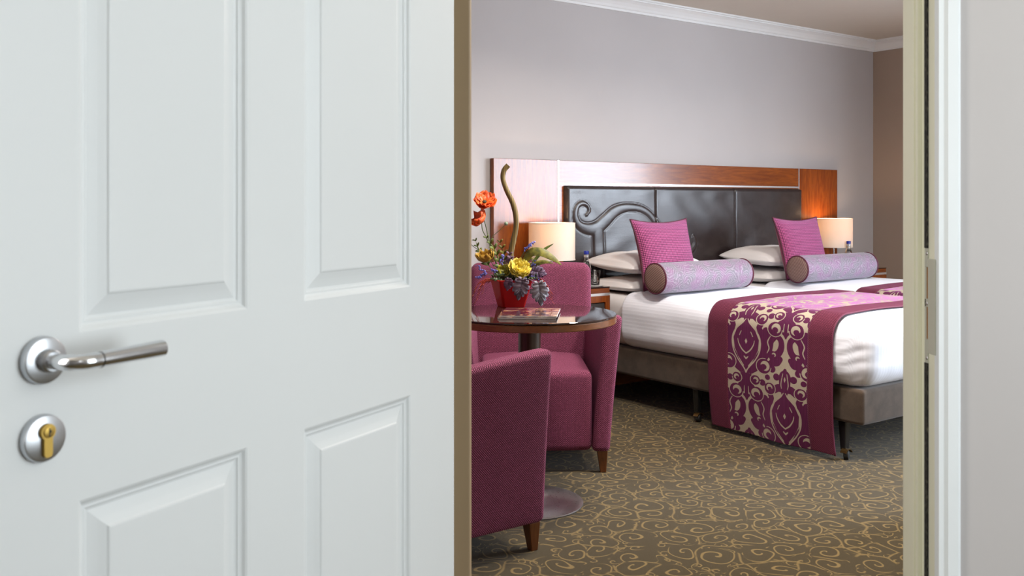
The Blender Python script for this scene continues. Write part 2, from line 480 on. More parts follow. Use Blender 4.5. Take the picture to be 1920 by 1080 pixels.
# cornice and skirting
prof = [(0, -.084), (.014, -.084), (.014, -.070), (.022, -.066), (.030, -.052), (.045, -.034), (.062, -.022), (.070, -.019), (.070, -.011), (.084, -.011), (.084, 0), (0, 0)]
def sweep(name, a, b, nrm, prof, z, mat, label, cat, miter=(0, 0)):
    """Profile (out from wall, up) swept from a to b; miter shortens each end in proportion to the projection."""
    e = (b-a).normalized(); v = []; n = len(prof)
    for q, sgn, mm in ((a, 1, miter[0]), (b, -1, miter[1])):
        for o_, h_ in prof: v.append(q + e*(sgn*mm*o_) + nrm*o_ + Vector((0, 0, z+h_)))
    f = [(i, (i+1) % n, n+(i+1) % n, n+i) for i in range(n)]+[tuple(range(n)), tuple(reversed(range(n, 2*n)))]
    return struct(link(name, v, f, mat), label, cat)
sweep('trim_1', LEFT, CORNER, -B, prof, CEIL, M['white_trim'], 'white cornice along the top of the headboard wall', 'trim', (0, 1))
sweep('trim_2', CORNER, foot, -W, prof, CEIL, M['white_trim'], 'white cornice along the top of the right wall', 'trim', (1, 0))
sk = [(0, 0), (.016, 0), (.016, .10), (.010, .115), (0, .12)]
sweep('baseboard_back', LEFT, CORNER, -B, sk, 0, M['white_trim'], 'white skirting under the headboard wall', 'trim', (0, 1))
sweep('baseboard_right', CORNER, foot, -W, sk, 0, M['white_trim'], 'white skirting under the right wall', 'trim', (1, 0))

# door frame: linings, stops, architraves
DT = 2.04
t3 = struct(empty('trim_3', (.825, 1.862, 0)), 'cream door lining on the right with black seal and strike plate', 'trim')
def at(o): return o.location
def lb(m, o, x0, x1, y0, y1, z0, z1): l = o.location; return m.box(x0-l.x, x1-l.x, y0-l.y, y1-l.y, z0-l.z, z1-l.z)
lb(MB(), t3, .815, .835, 1.80, 1.924, 0, DT).build('lining', M['cream'], t3)
m = MB(); lb(m, t3, .8057, .815, 1.872, 1.924, 0, DT); lb(m, t3, .8085, .815, 1.866, 1.872, 0, DT); lb(m, t3, .8065, .815, 1.857, 1.866, 0, DT)
m.build('stop', M['cream'], t3, bevel=.0012)
PZ0, PZ1 = .878, 1.063
m = MB(); lb(m, t3, .8115, .815, 1.8255, 1.8375, 0, PZ0-.02); lb(m, t3, .8115, .815, 1.8255, 1.8375, PZ1+.02, DT)
g = G('brush_seal'); n_ = g.noise(g.mapping(g.coord(), (200, 200, 70)), 1.5, 3)
g.set(color=g.mix(n_.smooth(.45, .75), (.010, .010, .009), (.10, .095, .07)), rough=.8)
m.build('brush_seal', g.m, t3)
sp = MB(); ys = (1.80, 1.812, 1.822, 1.8375); zs = (PZ0, .905, .958, .982, 1.046, PZ1)
lb(sp, t3, .8125, .8150, 1.7935, 1.824, PZ0, PZ1)                       # flat band of the plate towards the corridor
for a0, a1 in ((PZ0-.02, .905), (.968, .984), (1.046, PZ1+.02)): lb(sp, t3, .8125, .8150, 1.824, 1.8385, a0, a1)
lb(sp, t3, .8125, .8150, 1.832, 1.8385, .905, 1.046)
spo = sp.build('strike_plate', M['sealgrey'], t3, bevel=.0008)
for a0, a1 in ((.905, .968), (.984, 1.046)): lb(MB(), t3, .8143, .8152, 1.824, 1.832, a0, a1).build('mortise', M['mortise'], spo)
for zc in (.975, PZ1+.010, PZ0-.010):
    Mx = Matrix.Translation((.8123-.825, 1.828-1.862, zc)) @ Matrix.Rotation(-math.pi/2, 4, 'Y')
    MB().lathe([(.0001, .0009), (.0035, .0007), (.0042, 0), (.0042, -.0008)], 14, Mx).build('screw', M['steel'], spo, True)
M['tan'] = paint('tan_frame_paint', (.34, .25, .15), .5, .03, 40, .02)  # cream frame paint with the shade behind the door put into its colour
t4 = struct(empty('trim_4', (-.165, 1.862, 0)), 'cream door lining on the left beside the door edge', 'trim')
lb(MB(), t4, -.175, -.160, 1.80, 1.924, 0, DT).build('lining', M['cream'], t4)
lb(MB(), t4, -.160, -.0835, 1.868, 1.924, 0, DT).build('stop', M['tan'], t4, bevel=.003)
struct(MB().box(-.175, .835, 1.80, 1.924, DT, 2.06).build('trim_5', M['cream']), 'cream door lining across the top', 'trim')
# architraves with a stepped profile
def archi(name, x0, x1, label, flip):
    w_ = x1-x0; px = [(0, 0), (.010, 0), (.016, -.004), (w_-.008, -.004), (w_, .004), (w_, .018), (0, .018)]
    pts = [((x0+a) if not flip else (x1-a), 1.782+b_) for a, b_ in px]
    if flip: pts.reverse()
    return struct(MB().prism(pts, 0, 2.10).build(name, M['door']), label, 'trim')
archi('trim_6', .815, .8585, 'white architrave on the corridor side, right of the doorway', False)
archi('trim_7', -.235, -.175, 'white architrave on the corridor side, left of the doorway', True)
struct(MB().box(-.175, .815, 1.782, 1.80, 2.04, 2.10).build('trim_8', M['door']), 'white architrave above the doorway', 'trim')

# ------------------------------------------------------------------ door leaf, opened towards the camera
DW, DH, DTH = .955, 2.02, .044
DA = math.atan2(-.883, -.469)
door = empty('door_1', (-.112, 1.80, .008), DA, 'open white panelled door with a steel lever handle', 'door', None, 'structure')
# local x: from hinge edge to free edge; local -y: away from the face seen; local +y: towards the camera's side
PC = [(.148, .434), (.5535, .823)]; PR = [(.20, .828-.008), (1.022-.008, 1.60), (1.70, 1.90)]
xs = [0, PC[0][0], PC[0][1], PC[1][0], PC[1][1], DW]; zs = [0, PR[0][0], PR[0][1], PR[1][0], PR[1][1], PR[2][0], PR[2][1], DH]
SGN = 1.0   # side of the visible face
lm = MB()
for i in range(5):
    for j in range(7):
        hole = (i in (1, 3)) and (j in (1, 3, 5))
        if not hole: lm.box(xs[i], xs[i+1], -DTH, 0, zs[j], zs[j+1])
        else: lm.box(xs[i], xs[i+1], -DTH+.012, -.014, zs[j], zs[j+1])
leaf = lm.build('leaf', M['door'], door)
def panel_mesh(x0, x1, za, zb):
    """Moulded panel: bead, cove and raised field, as nested rectangles (inset, depth)."""
    rings = [(0, 0), (.003, -.0015), (.006, -.005), (.009, -.0065), (.012, -.0062), (.014, -.0085), (.017, -.0095), (.030, -.0060), (.040, -.0028), (.042, -.0012), (.044, -.0008)]
    v = []; f = []
    for ins, dep in rings: v += [(x0+ins, dep, za+ins), (x1-ins, dep, za+ins), (x1-ins, dep, zb-ins), (x0+ins, dep, zb-ins)]
    for r in range(len(rings)-1):
        for k in range(4): f.append((r*4+k, (r+1)*4+k, (r+1)*4+(k+1) % 4, r*4+(k+1) % 4))
    n = 4*(len(rings)-1); f.append((n+3, n+2, n+1, n)); 
    return v, f
for a0, a1 in PC:
    for c0, c1 in PR:
        v, f = panel_mesh(a0, a1, c0, c1); link('panel', v, [tuple(reversed(q)) for q in f], M['door'], door)
# lever handle
hx, hz = .8707, .9975-.008
RY = Matrix.Rotation(-math.pi/2, 4, 'X')     # lathe axis z -> +y
def onface(x, z, y=0): return Matrix.Translation((x, y, z)) @ RY
rose = MB().lathe([(.026, 0), (.0262, .006), (.0252, .009), (.0235, .010), (.0001, .0102)], 40, onface(hx, hz)).build('handle_rose', M['satin'], door, True, angle=40)
lev = spline([(hx, .008, hz), (hx, .026, hz), (hx-.001, .040, hz), (hx-.006, .050, hz), (hx-.016, .0555, hz), (hx-.03, .056, hz), (hx-.07, .056, hz+.0005), (hx-.118, .056, hz+.001)], 6)
rad = [.0086 if p[0] > hx-.02 else .0086+.0012*min(1, (hx-.02-p[0])/.08) for p in lev]
hd = MB().tube(lev, rad, 24).build('door_handle', M['steel'], door, True, angle=40)
MB().lathe([(.0128, 0), (.0125, .011), (.0105, .013)], 28, onface(hx, hz, .009)).build('collar', M['satin'], hd, True, angle=40)
MB().lathe([(.0090, -.0007), (.0092, .0007)], 24, Matrix.Translation((hx-.032, .056, hz)) @ Matrix.Rotation(math.pi/2, 4, 'Y')).build('joint_ring', M['rubber'], hd)
lz = .9114-.008
es = MB().lathe([(.026, 0), (.0262, .005), (.0250, .008), (.0235, .0088), (.0001, .009)], 40, onface(hx, lz)).build('lock_escutcheon', M['satin'], door, True, angle=40)
cyl_poly = [(.0088*math.cos(a), .008+.0088*math.sin(a)) for a in np.linspace(-.95, math.pi+.95, 22)]
cyl_poly += [(-.0052, -.004), (-.0050, -.017), (-.0035, -.0195), (0, -.0202), (.0035, -.0195), (.0050, -.017), (.0052, -.004)]
v = [(hx+a, .009, lz+b) for a, b in cyl_poly]+[(hx+a, .0135, lz+b) for a, b in cyl_poly]; n = len(cyl_poly)
f = [tuple(range(n, 2*n))]+[(i, n+i, n+(i+1) % n, (i+1) % n) for i in range(n)]
M['brass2'] = plain('brushed_brass', (.50, .34, .09), .5, metal=1.)
lc = link('lock_cylinder', v, [tuple(reversed(q)) for q in f], M['brass2'], es, False)
tag(lc, 'brass lock cylinder')
MB().lathe([(.0062, 0), (.0062, .0012), (.0055, .0016), (.0001, .0016)], 24, onface(hx, lz+.008, .0135))  .build('lock_plug', M['brass2'], es, True, angle=40)
MB().box(hx-.0008, hx+.0008, .0150, .0154, lz+.003, lz+.0125).box(hx-.0022, hx+.0008, .0150, .0154, lz+.007, lz+.010).build('keyhole', M['rubber'], es)

# ------------------------------------------------------------------ headboard
hb = empty('headboard', P(1.04, 0), YAW, 'long cherry wood headboard with dark leather middle behind both beds', 'headboard')
S0 = 1.04                                   # local x = s - S0, local y = along B (towards the wall), front at y = 0
HT = 1.437; LT = 1.288
def hbx(m, s0, s1, y0, y1, z0, z1): return m.box(s0-S0, s1-S0, y0, y1, z0, z1)
hbx(MB(), -.612, -.136, 0, .034, 0, HT).build('side_panel', M['wood_v'], hb, bevel=.0015)
hbx(MB(), 2.207, 2.683, 0, .034, 0, HT).build('side_panel', M['wood_v'], hb, bevel=.0015)
hbx(MB(), -.126, 2.197, 0, .034, LT+.012, HT).build('top_panel', M['wood_h'], hb, bevel=.0015)
hbx(MB(), -.126, 2.197, .006, .034, 0, LT).build('backing_panel', M['wood_h'], hb)
hbx(MB(), -.136, -.126, -.003, .034, 0, HT).build('metal_strip', M['strip'], hb)
hbx(MB(), 2.197, 2.207, -.003, .034, 0, HT).build('metal_strip', M['strip'], hb)
hbx(MB(), -.126, 2.197, -.003, .034, LT, LT+.012).build('metal_strip', M['strip'], hb)
SW = [(0.068, 1.098, 0.0094), (0.093, 1.124, 0.0113), (0.083, 1.156, 0.0131), (0.044, 1.173, 0.0159), (0.005, 1.159, 0.0177), (-0.013, 1.126, 0.0204), (-0.014, 1.084, 0.0232), (0.014, 1.038, 0.0279), (0.08, 1.013, 0.0356), (0.161, 1.02, 0.0435), (0.23, 1.063, 0.0438), (0.299, 1.113, 0.0383), (0.377, 1.141, 0.0309), (0.462, 1.147, 0.0253), (0.548, 1.133, 0.0235), (0.623, 1.094, 0.0237), (0.705, 1.013, 0.0259), (0.788, 0.932, 0.0281), (0.902, 0.858, 0.0304), (0.996, 0.851, 0.0256), (1.044, 0.895, 0.0206), (1.025, 0.947, 0.0144)]
SW2 = [(.161, 1.03, .030), (.167, 1.002, .0473), (.173, .908, .0492), (.176, .794, .0473), (.176, .70, .045)]
swirl = [tuple(p) for p in spline(SW, 8)]; swirl2 = [tuple(p) for p in spline(SW2, 6)]
def capsule_h(S, Z, path):
    """Signed fullness (1 at the core, 0 at the rim, negative outside) of a tapered stroke."""
    best = np.full(S.shape, -9.)
    for (a, b, ra), (c, d, rb) in zip(path[:-1], path[1:]):
        dx, dz = c-a, d-b; L2 = dx*dx+dz*dz+1e-12
        t = np.clip(((S-a)*dx+(Z-b)*dz)/L2, 0, 1); r = ra+(rb-ra)*t
        dist = np.hypot(S-a-t*dx, Z-b-t*dz); best = np.maximum(best, 1-dist/r)
    return best
def leather_panel(s0, s1, z0, z1, step, outer=(False, False)):
    nx, nz = int((s1-s0)/step), int((z1-z0)/step)
    S, Z = np.meshgrid(np.linspace(s0, s1, nx+1), np.linspace(z0, z1, nz+1), indexing='ij')
    e = np.minimum(Z-z0, z1-Z)
    if outer[0]: e = np.minimum(e, S-s0)
    if outer[1]: e = np.minimum(e, s1-S)
    sm = np.full(S.shape, 9.)
    if not outer[0]: sm = np.minimum(sm, S-s0)
    if not outer[1]: sm = np.minimum(sm, s1-S)
    H = .034*np.sqrt(np.clip(1-(1-np.clip(e/.022, 0, 1))**2, 0, 1)) - .010*np.clip(1-sm/.012, 0, 1)**2
    H += .0016*np.sin(S*23+np.sin(Z*17)*1.4)*np.sin(Z*14+S*5)*np.clip(e/.05, 0, 1)
    q = np.maximum(capsule_h(S, Z, swirl), capsule_h(S, Z, swirl2))
    raised = .0062*np.sqrt(np.clip(1-(1-np.clip(q, 0, 1))**2, 0, 1))
    seam = -.0040*np.exp(-(np.clip(np.abs(q), 0, 3)*.032/.0045)**2)*(q > -1)
    H += (raised+seam)*np.clip(e/.02, 0, 1)
    V = np.stack([S-S0, .006-H, Z], -1).reshape(-1, 3); F = []
    nzz = nz+1
    for i in range(nx):
        for j in range(nz): a = i*nzz+j; F.append((a, a+nzz, a+nzz+1, a+1))
    o = link('leather_panel', V, F, M['leather'], hb, True)
    return o
leather_panel(-.085, .672, .50, LT-.006, .006, (True, False)); leather_panel(.672, 1.452, .50, LT-.006, .006); leather_panel(1.452, 2.214, .50, LT-.006, .010, (False, True))

# ------------------------------------------------------------------ beds
BW, BL = 1.02, 2.02
BED = [.51, 1.74]                              # s of the two bed centres
BASE0, BASE1, TOP = .174, .334, .636
def bedpt(k, z=0): return P(BED[k], BL/2, z)
def make_bed():
    r = empty('bed', bedpt(0), YAW, 'near bed with taupe upholstered base, beside the round table', 'bed')
    V, F = rbox(BW, BL-.045, BASE1-BASE0, .018, (8, 14, 3)); V[:, 2] += (BASE0+BASE1)/2; V[:, 1] -= .0225
    link('base', V, F, M['suede'], r, True)
    V, F = rbox(BW-.02, BL-.07, .292, .07, (8, 14, 4)); V[:, 2] += BASE1+.147; V[:, 1] -= .020
    link('mattress', V, F, M['sheet'], r, True)
    for y in (-.89, .017, .90):
        for sx in (-1, 1):
            x = sx*(BW/2-.038)
            lm = MB()
            t = [(-.019, -.019), (.019, -.019), (.019, .019), (-.019, .019)]
            v = [(x+a*.72, y+b_*.72, .040) for a, b_ in t]+[(x+a*1.1, y+b_*1.1, BASE0) for a, b_ in t]
            lm.add(v, [(3, 2, 1, 0), (4, 5, 6, 7)]+[(i, (i+1) % 4, 4+(i+1) % 4, 4+i) for i in range(4)])
            leg = lm.build('leg', M['black'], r, bevel=.004)
            cm = MB().lathe([(.0001, -.013), (.012, -.013), (.0225, -.010), (.0235, 0), (.0225, .010), (.012, .013), (.0001, .013)], 20,
                            Matrix.Translation((x-.010, y-.016, .0235)) @ Matrix.Rotation(math.pi/2, 4, 'X') @ Matrix.Rotation(.5, 4, 'Y'))
            cm.build('caster_wheel', M['rubber'], leg, True, angle=40)
            hm = MB()
            for k in range(7):
                a = math.pi*(.12+.76*k/6); a2 = math.pi*(.12+.76*(k+1)/6) if k < 6 else None
                if a2: hm.add([(x-.010+.0275*math.cos(q), y-.016+yy, .0235+.0275*math.sin(q)) for q in (a, a2) for yy in (-.016, .016)], [(0, 1, 3, 2)])
            hm.box(x-.007, x+.007, y-.010, y+.004, .046, .056)
            ho = hm.build('caster_hood', plain('dull_bronze', (.20, .12, .045), .35, metal=1.), leg); so = ho.modifiers.new('thick', 'SOLIDIFY'); so.thickness = .003
    return r
bed1 = make_bed()
bed2 = copy_tree(bed1); bed2.location = bedpt(1); bed2['label'] = 'far bed, nearest the right wall, half hidden by the near bed'

def dome(x, y):
    return .008*np.clip(1-(x/.56)**2, 0, 1)+.003*np.sin(x*9+y*3)*np.sin(y*5)
def make_duvet():
    r_ = .098; y0, y1 = -1.050, .69
    V, F = rbox(1.09, y1-y0, TOP-BASE1+.004, r_, (30, 60, 9)); V[:, 1] += (y0+y1)/2; V[:, 2] += (TOP+BASE1)/2+.004
    x, y, z = V.T.copy(); h = (z-BASE1)/(TOP-BASE1)
    low = np.clip(1-h/.30, 0, 1)
    V[:, 0] -= np.sign(x)*.012*low**1.5*(np.abs(x) > .40)
    V[:, 1] += .018*low**1.5*(y < -.9)
    V[:, 2] += dome(x, y)*np.clip((h-.5)*2, 0, 1)+.003
    out_ = np.array([noise.noise((a*5, b*3.0, c*7)) for a, b, c in V])
    fine = np.array([noise.noise((a*16, b*14, c*6+3)) for a, b, c in V])
    side = (np.abs(x) > .43).astype(float); ft = (y < -.93).astype(float)
    hk = np.clip(h*3, 0, 1)
    V[:, 0] += np.sign(x)*side*hk*(.010*out_+.004*fine*(1-h*.5)); V[:, 1] -= ft*hk*(.008*out_+.005*fine)
    # tucked hospital fold at the foot corners and puckers beside it
    for sx in (-1, 1):
        du = np.hypot((x-sx*.53)/.05, (y+.985)/.035); kk = np.exp(-du**2)*np.clip(1.25-np.abs(h-.45)*1.6, 0, 1)
        V[:, 0] -= sx*.030*kk; V[:, 1] += .012*kk
        near = np.clip(1-np.abs(x-sx*.53)/.12, 0, 1)*np.clip(1-np.abs(y+.96)/.12, 0, 1)
        V[:, 0] += sx*.005*near*np.sin(h*34+y*40)
    F = [f for f in F if y[list(f)].max() < .560 and h[list(f)].max() > .045]      # open underneath and at the head
    sd = np.clip((np.abs(x)-.43)/.11, 0, 1); sd = sd*np.clip((y+1.03)/.07, 0, 1); cross = x+np.sign(x)*np.clip(TOP-z, 0, 1)*sd*sd*(3-2*sd)
    used = np.unique(np.concatenate([np.array(f) for f in F])); idx = -np.ones(len(V), int); idx[used] = np.arange(len(used))
    V = V[used]; F = [tuple(idx[list(f)]) for f in F]
    o = link('duvet', V, F, M['duvet'], None, True)
    o.data.attributes.new('cross', 'FLOAT', 'POINT').data.foreach_set('value', cross[used].astype(np.float32))
    o.location = bedpt(0); o.rotation_euler = (0, 0, YAW)
    so = o.modifiers.new('thick', 'SOLIDIFY'); so.thickness = .008; so.offset = 1
    sb = o.modifiers.new('sub', 'SUBSURF'); sb.levels = 1; sb.render_levels = 1
    return tag(o, 'white striped duvet tucked over the near bed', 'duvet', 'white duvets on the beds')
dv = make_duvet()
dv2 = copy_tree(dv); dv2.location = bedpt(1); dv2['label'] = 'white striped duvet on the far bed'

# damask pattern, drawn as strokes (x >= 0, mirrored), repeated in a half drop
def damask(U, V):
    TX, TY = .24, .66
    def arc(cx, cy, r, a0, a1, w):
        n = 12; return [(cx+r*math.cos(math.radians(a0+(a1-a0)*k/n)), cy+r*.82*math.sin(math.radians(a0+(a1-a0)*k/n)), .0016+w*math.sin(math.pi*k/n)) for k in range(n+1)]
    D = [(.177, .066, .042), (.108, -.122, .044), (.092, .106, .034), (.056, -.197, .029), (.166, -.060, .022), (.160, -.128, .021), (.124, .052, .020), (.100, -.203, .019), (.036, -.262, .025), (.132, -.172, .016), (.052, .168, .020), (.205, .118, .016)]
    A = [[(0, .10, .020), (0, .135, .034), (0, .170, .036), (0, .205, .010)],
         spline([(.165, .045, .034), (.136, .016, .036), (.126, -.026, .036), (.108, -.062, .032), (.086, -.092, .030), (.06, -.125, .026), (.03, -.15, .02)], 6),
         spline([(.19, .035, .014), (.212, .012, .016), (.214, -.02, .018), (.196, -.05, .018), (.16, -.07, .02)], 5), spline([(.15, -.10, .014), (.19, -.095, .016), (.212, -.075, .012)], 4),
         [(.085, .095, .020), (.040, .118, .018), (0, .120, .02)],
         [(0, -.14, .014), (0, -.22, .026), (0, -.262, .030), (0, -.300, .006)],
         [(.0, -.18, .016), (.045, -.195, .018)], [(.094, .088, .018), (.080, .062, .015), (.094, .034, .019), (.112, .0, .024)], [(.140, .050, .018), (.118, .030, .020)], [(.036, -.245, .022), (.018, -.215, .014)]]
    N = [arc(.181, .066, .022, -70, 190, .0085), arc(.112, -.122, .023, -95, 165, .0088), arc(.094, .108, .016, -60, 190, .0055), arc(.058, -.197, .013, -80, 170, .0048), arc(.168, -.060, .010, -60, 160, .003),
         spline([(.006, .098, .0024), (.022, .078, .0030), (.060, .048, .0034), (.086, .006, .0036), (.084, -.050, .0036), (.056, -.100, .003), (.012, -.146, .0036), (0, -.165, .005)], 6),
                  spline([(0, -.072, .0036), (.026, -.054, .0038), (.046, -.026, .003), (.052, -.004, .002)], 5),
         [(.030, .036, .0024), (.042, .014, .0024)], [(0, -.098, .0045), (.012, -.088, .003)], [(.0, .150, .0015), (.0, .162, .0060), (.0, .174, .0015)],
         spline([(.018, .118, .002), (.022, .142, .003), (.012, .190, .002)], 4), [(.012, -.235, .002), (.013, -.272, .003)], spline([(.150, .03, .002), (.132, .0, .0036), (.140, -.03, .0036), (.128, -.055, .0022)], 5)]
    best = np.full(U.shape, -9.); neg = np.full(U.shape, -9.)
    for i in range(-2, 4):
        for j in range(-4, 6):
            x = np.abs(U-i*TX); y = V-j*TY-(TY/2 if i % 2 else 0)
            m_ = (x < .235) & (np.abs(y) < .34)
            if not m_.any(): continue
            xs_, ys_ = x[m_], y[m_]
            hw = np.interp(ys_, [-.15, -.14, -.09, -.05, 0, .045, .075, .10, .11], [-.02, .006, .050, .073, .080, .058, .022, .002, -.02])
            b = (hw-xs_)/.02
            ng = 1-(np.abs(xs_)/.0085+np.abs(ys_+.012)/.016)
            for cx_, cy_, r in D:
                d = np.hypot(xs_-cx_, (ys_-cy_)/.84); b = np.maximum(b, (r-d)/.012)
                if r > .027: ng = np.maximum(ng, (1-np.abs(d-r-.0012)/.0026)*.8-9*(np.arctan2(ys_-cy_, cx_-xs_) > 1.9))
            for p in A: b = np.maximum(b, capsule_h(xs_, ys_, p)*2)
            for p in N: ng = np.maximum(ng, capsule_h(xs_, ys_, p))
            best[m_] = np.maximum(best[m_], b); neg[m_] = np.maximum(neg[m_], ng)
    return np.clip(np.minimum(best*3+.5, .6-neg*2), -1.2, 2.2)
def make_runner():
    """Bed runner draped over the bed: cross-section path in (x, z), swept along y."""
    hw, r_, zt = .572, .108, TOP+.028
    zl, zr = .024, .30
    sec = []; step = .0034
    for z in np.arange(zl, zt-r_, step): sec.append((-hw, z))
    for a in np.arange(math.pi, math.pi/2, -step/r_): sec.append((-hw+r_+r_*math.cos(a), zt-r_+r_*math.sin(a)))
    for x in np.arange(-hw+r_, hw-r_, step*1.3): sec.append((x, zt))
    for a in np.arange(math.pi/2, 0, -step*2/r_): sec.append((hw-r_+r_*math.cos(a), zt-r_+r_*math.sin(a)))
    for z in np.arange(zt-r_, zr, -step*3): sec.append((hw, z))
    sec = np.array(sec); L = np.concatenate([[0], np.cumsum(np.hypot(*np.diff(sec, axis=0).T))])
    ya, yb = BL/2-1.905, BL/2-1.165                   # foot edge, head edge
    bd = .125
    def strip(name, y0, y1, mat, st, pattern=False, lift=0.):
        ny = max(2, int((y1-y0)/st)); Y = np.linspace(y0, y1, ny+1); ns = len(sec)
        X_ = np.repeat(sec[:, 0][:, None], ny+1, 1); Z_ = np.repeat(sec[:, 1][:, None], ny+1, 1); YY = np.repeat(Y[None], ns, 0)
        LL = np.repeat(L[:, None], ny+1, 1)
        low = np.clip((.60-Z_)/.58, 0, 1)
        sg = np.sign(X_)*(np.abs(X_) > .5)
        wave = .010*np.sin(YY*8.5+.6+Z_*3)+.006*np.sin(YY*19+Z_*6)
        XX = X_ + sg*low*(wave+.006) - sg*.03*np.clip((.36-Z_)/.34, 0, 1)**1.5
        YY2 = YY - low*.020*(YY-ya)/(yb-ya)*0 + low*.012*np.sin(Z_*9)*.5
        top = np.clip((Z_-.56)/.1, 0, 1)
        ZZ = Z_ + dome(X_, YY)*top + lift
        XX = XX + sg*lift
        V = np.stack([XX, YY2, ZZ], -1).reshape(-1, 3); F = []
        for i in range(ns-1):
            o_ = i*(ny+1)
            for j in range(ny): F.append((o_+j, o_+j+1, o_+ny+2+j, o_+ny+1+j))
        ob = link(name, V, F, mat, rn, True)
        uvl = ob.data.uv_layers.new(name='UVMap'); vi = np.empty(len(ob.data.loops), np.int32); ob.data.loops.foreach_get('vertex_index', vi)
        uv = np.stack([LL.ravel(), YY.ravel()], 1)[vi]; uvl.data.foreach_set('uv', uv.ravel().astype(np.float32))
        if pattern:
            a = ob.data.attributes.new('pattern', 'FLOAT', 'POINT')
            # columns at a quarter and three quarters of the band; the first medallion hangs .48 m above the hem
            pt = damask((yb-bd-.12)-YY, LL-.478)
            a.data.foreach_set('value', pt.ravel().astype(np.float32))
        so = ob.modifiers.new('thick', 'SOLIDIFY'); so.thickness = .005; so.offset = 0
        return ob
    rn = empty('bed_runner', bedpt(0), YAW, 'plum and beige damask runner hanging to the floor over the near bed', 'bed runner', 'bed runners')
    strip('damask_band', ya+bd, yb-bd, M['damask'], .0034, True)
    strip('border', ya, ya+bd+.004, M['border'], .012, lift=.0025); strip('border', yb-bd-.004, yb, M['border'], .012, lift=.0025)
    for yy in (ya, yb):
        pts = [(x+np.sign(x)*(abs(x) > .5)*(np.clip((.6-z)/.58, 0, 1)*(.010*math.sin(yy*8.5+.6+z*3)+.006*math.sin(yy*19+z*6)+.006)-.03*np.clip((.36-z)/.34, 0, 1)**1.5),
                yy+np.clip((.6-z)/.58, 0, 1)*.006*math.sin(z*9), z+float(dome(np.array(x), np.array(yy)))*np.clip((z-.56)/.1, 0, 1)) for x, z in sec[::6]]
        MB().tube(pts, .0045, 8).build('piping', plain('runner_edge_piping', (.13, .014, .045), .7), rn, True)
    return rn
rn = make_runner()
rn2 = copy_tree(rn); rn2.location = bedpt(1); rn2['label'] = 'damask runner on the far bed, only its edge showing by the door frame'

# pillows, cushions, bolsters
def pillow_surf(w, h, t, n=22, pinch=.06, both=True, pw=.42):
    u = np.linspace(-1, 1, n+1); u = np.sign(u)*(1-(1-np.abs(u))**1.35); U, V = np.meshgrid(u, u, indexing='ij')
    Xp = U*w/2*(1-pinch*(1-V**2)*np.abs(U)**3) ; Yp = V*h/2*(1-pinch*(1-U**2)*np.abs(V)**3)
    T = t/2*np.clip((1-np.abs(U)**2.6), 0, 1)**pw*np.clip((1-np.abs(V)**2.6), 0, 1)**pw
    return U, V, Xp, Yp, T
def grid_faces(n, off=0, flip=False):
    F = []
    for i in range(n):
        for j in range(n):
            a = off+i*(n+1)+j; q = (a, a+n+1, a+n+2, a+1); F.append(tuple(reversed(q)) if flip else q)
    return F
def make_pillow(name, loc, rz, w, h, t, label, seed, tilt=0., roll=0.):
    n = 26; U, V, Xp, Yp, T = pillow_surf(w, h, t, n, .045)
    N_ = np.array([[noise.noise((Xp[i, j]*7+seed, Yp[i, j]*7, seed)) for j in range(n+1)] for i in range(n+1)])
    edge = (1-np.abs(U)**4)*(1-np.abs(V)**4)
    top = np.stack([Xp, Yp, T*(1+.0*N_)+N_*.012*edge], -1).reshape(-1, 3); bot = np.stack([Xp, Yp, -T*.72+N_*.004*edge], -1).reshape(-1, 3)
    vv = np.concatenate([top, bot]); ff = grid_faces(n)+grid_faces(n, (n+1)**2, True)
    k = (n+1)**2
    ring = [i*(n+1) for i in range(n+1)]+[n*(n+1)+j for j in range(1, n+1)]+[i*(n+1)+n for i in range(n-1, -1, -1)]+[j for j in range(n-1, 0, -1)]
    ff += [(a, b, b+k, a+k) for a, b in zip(ring, ring[1:]+ring[:1])]
    o = link(name, vv, ff, M['pillow'], None, True); o.location = loc
    o.rotation_euler = (tilt, roll, YAW+rz)
    return tag(o, label, 'pillow', 'white bed pillows')
pz = .630
for k, (c0, who) in enumerate(((.352, 'near'), (1.575, 'far'))):
    make_pillow('pillow', P(c0, .255, pz+.044), .0, .62, .42, .115, 'lower white pillow of the stack on the %s bed' % who, 1.3+k*6.4, .0)
    make_pillow('pillow', P(c0-.0, .262, pz+.169), .02, .63, .44, .150, 'upper white pillow of the stack on the %s bed' % who, 4.1+k*5.1, .05)
def make_cushion():
    r = empty('cushion', P(.40, .42, .0), YAW, 'square magenta waffle cushion leaning on the near bed pillows', 'cushion', 'magenta scatter cushions')
    w, h, t = .46, .42, .125; n = 30
    U, V, Xp, Yp, T = pillow_surf(w, h, t, n, .12, pw=.5)
    def surf(sgn, name, mat):
        vv = np.stack([Xp, -sgn*T, Yp], -1).reshape(-1, 3)
        o = link(name, vv, grid_faces(n, 0, sgn < 0), mat, r, True)
        uvl = o.data.uv_layers.new(name='UVMap'); vi = np.empty(len(o.data.loops), np.int32); o.data.loops.foreach_get('vertex_index', vi)
        uv = np.stack([(U*w/2).ravel(), (V*h/2).ravel()], 1)[vi]; uvl.data.foreach_set('uv', uv.ravel().astype(np.float32)); return o
    surf(1, 'front_cover', M['waffle']); surf(-1, 'back_cover', M['plum'])
    ring = [(i, 0) for i in range(n)]+[(n, j) for j in range(n)]+[(i, n) for i in range(n, 0, -1)]+[(0, j) for j in range(n, -1, -1)]
    MB().tube([(Xp[i, j], 0, Yp[i, j]) for i, j in ring], .0055, 8).build('piping', M['piping'], r, True)
    return r
cu = make_cushion()
def place_cushion(o, s, d, z, lean, yaw=0.):
    o.location = P(s, d, z); o.rotation_euler = (-lean, 0, YAW+yaw)
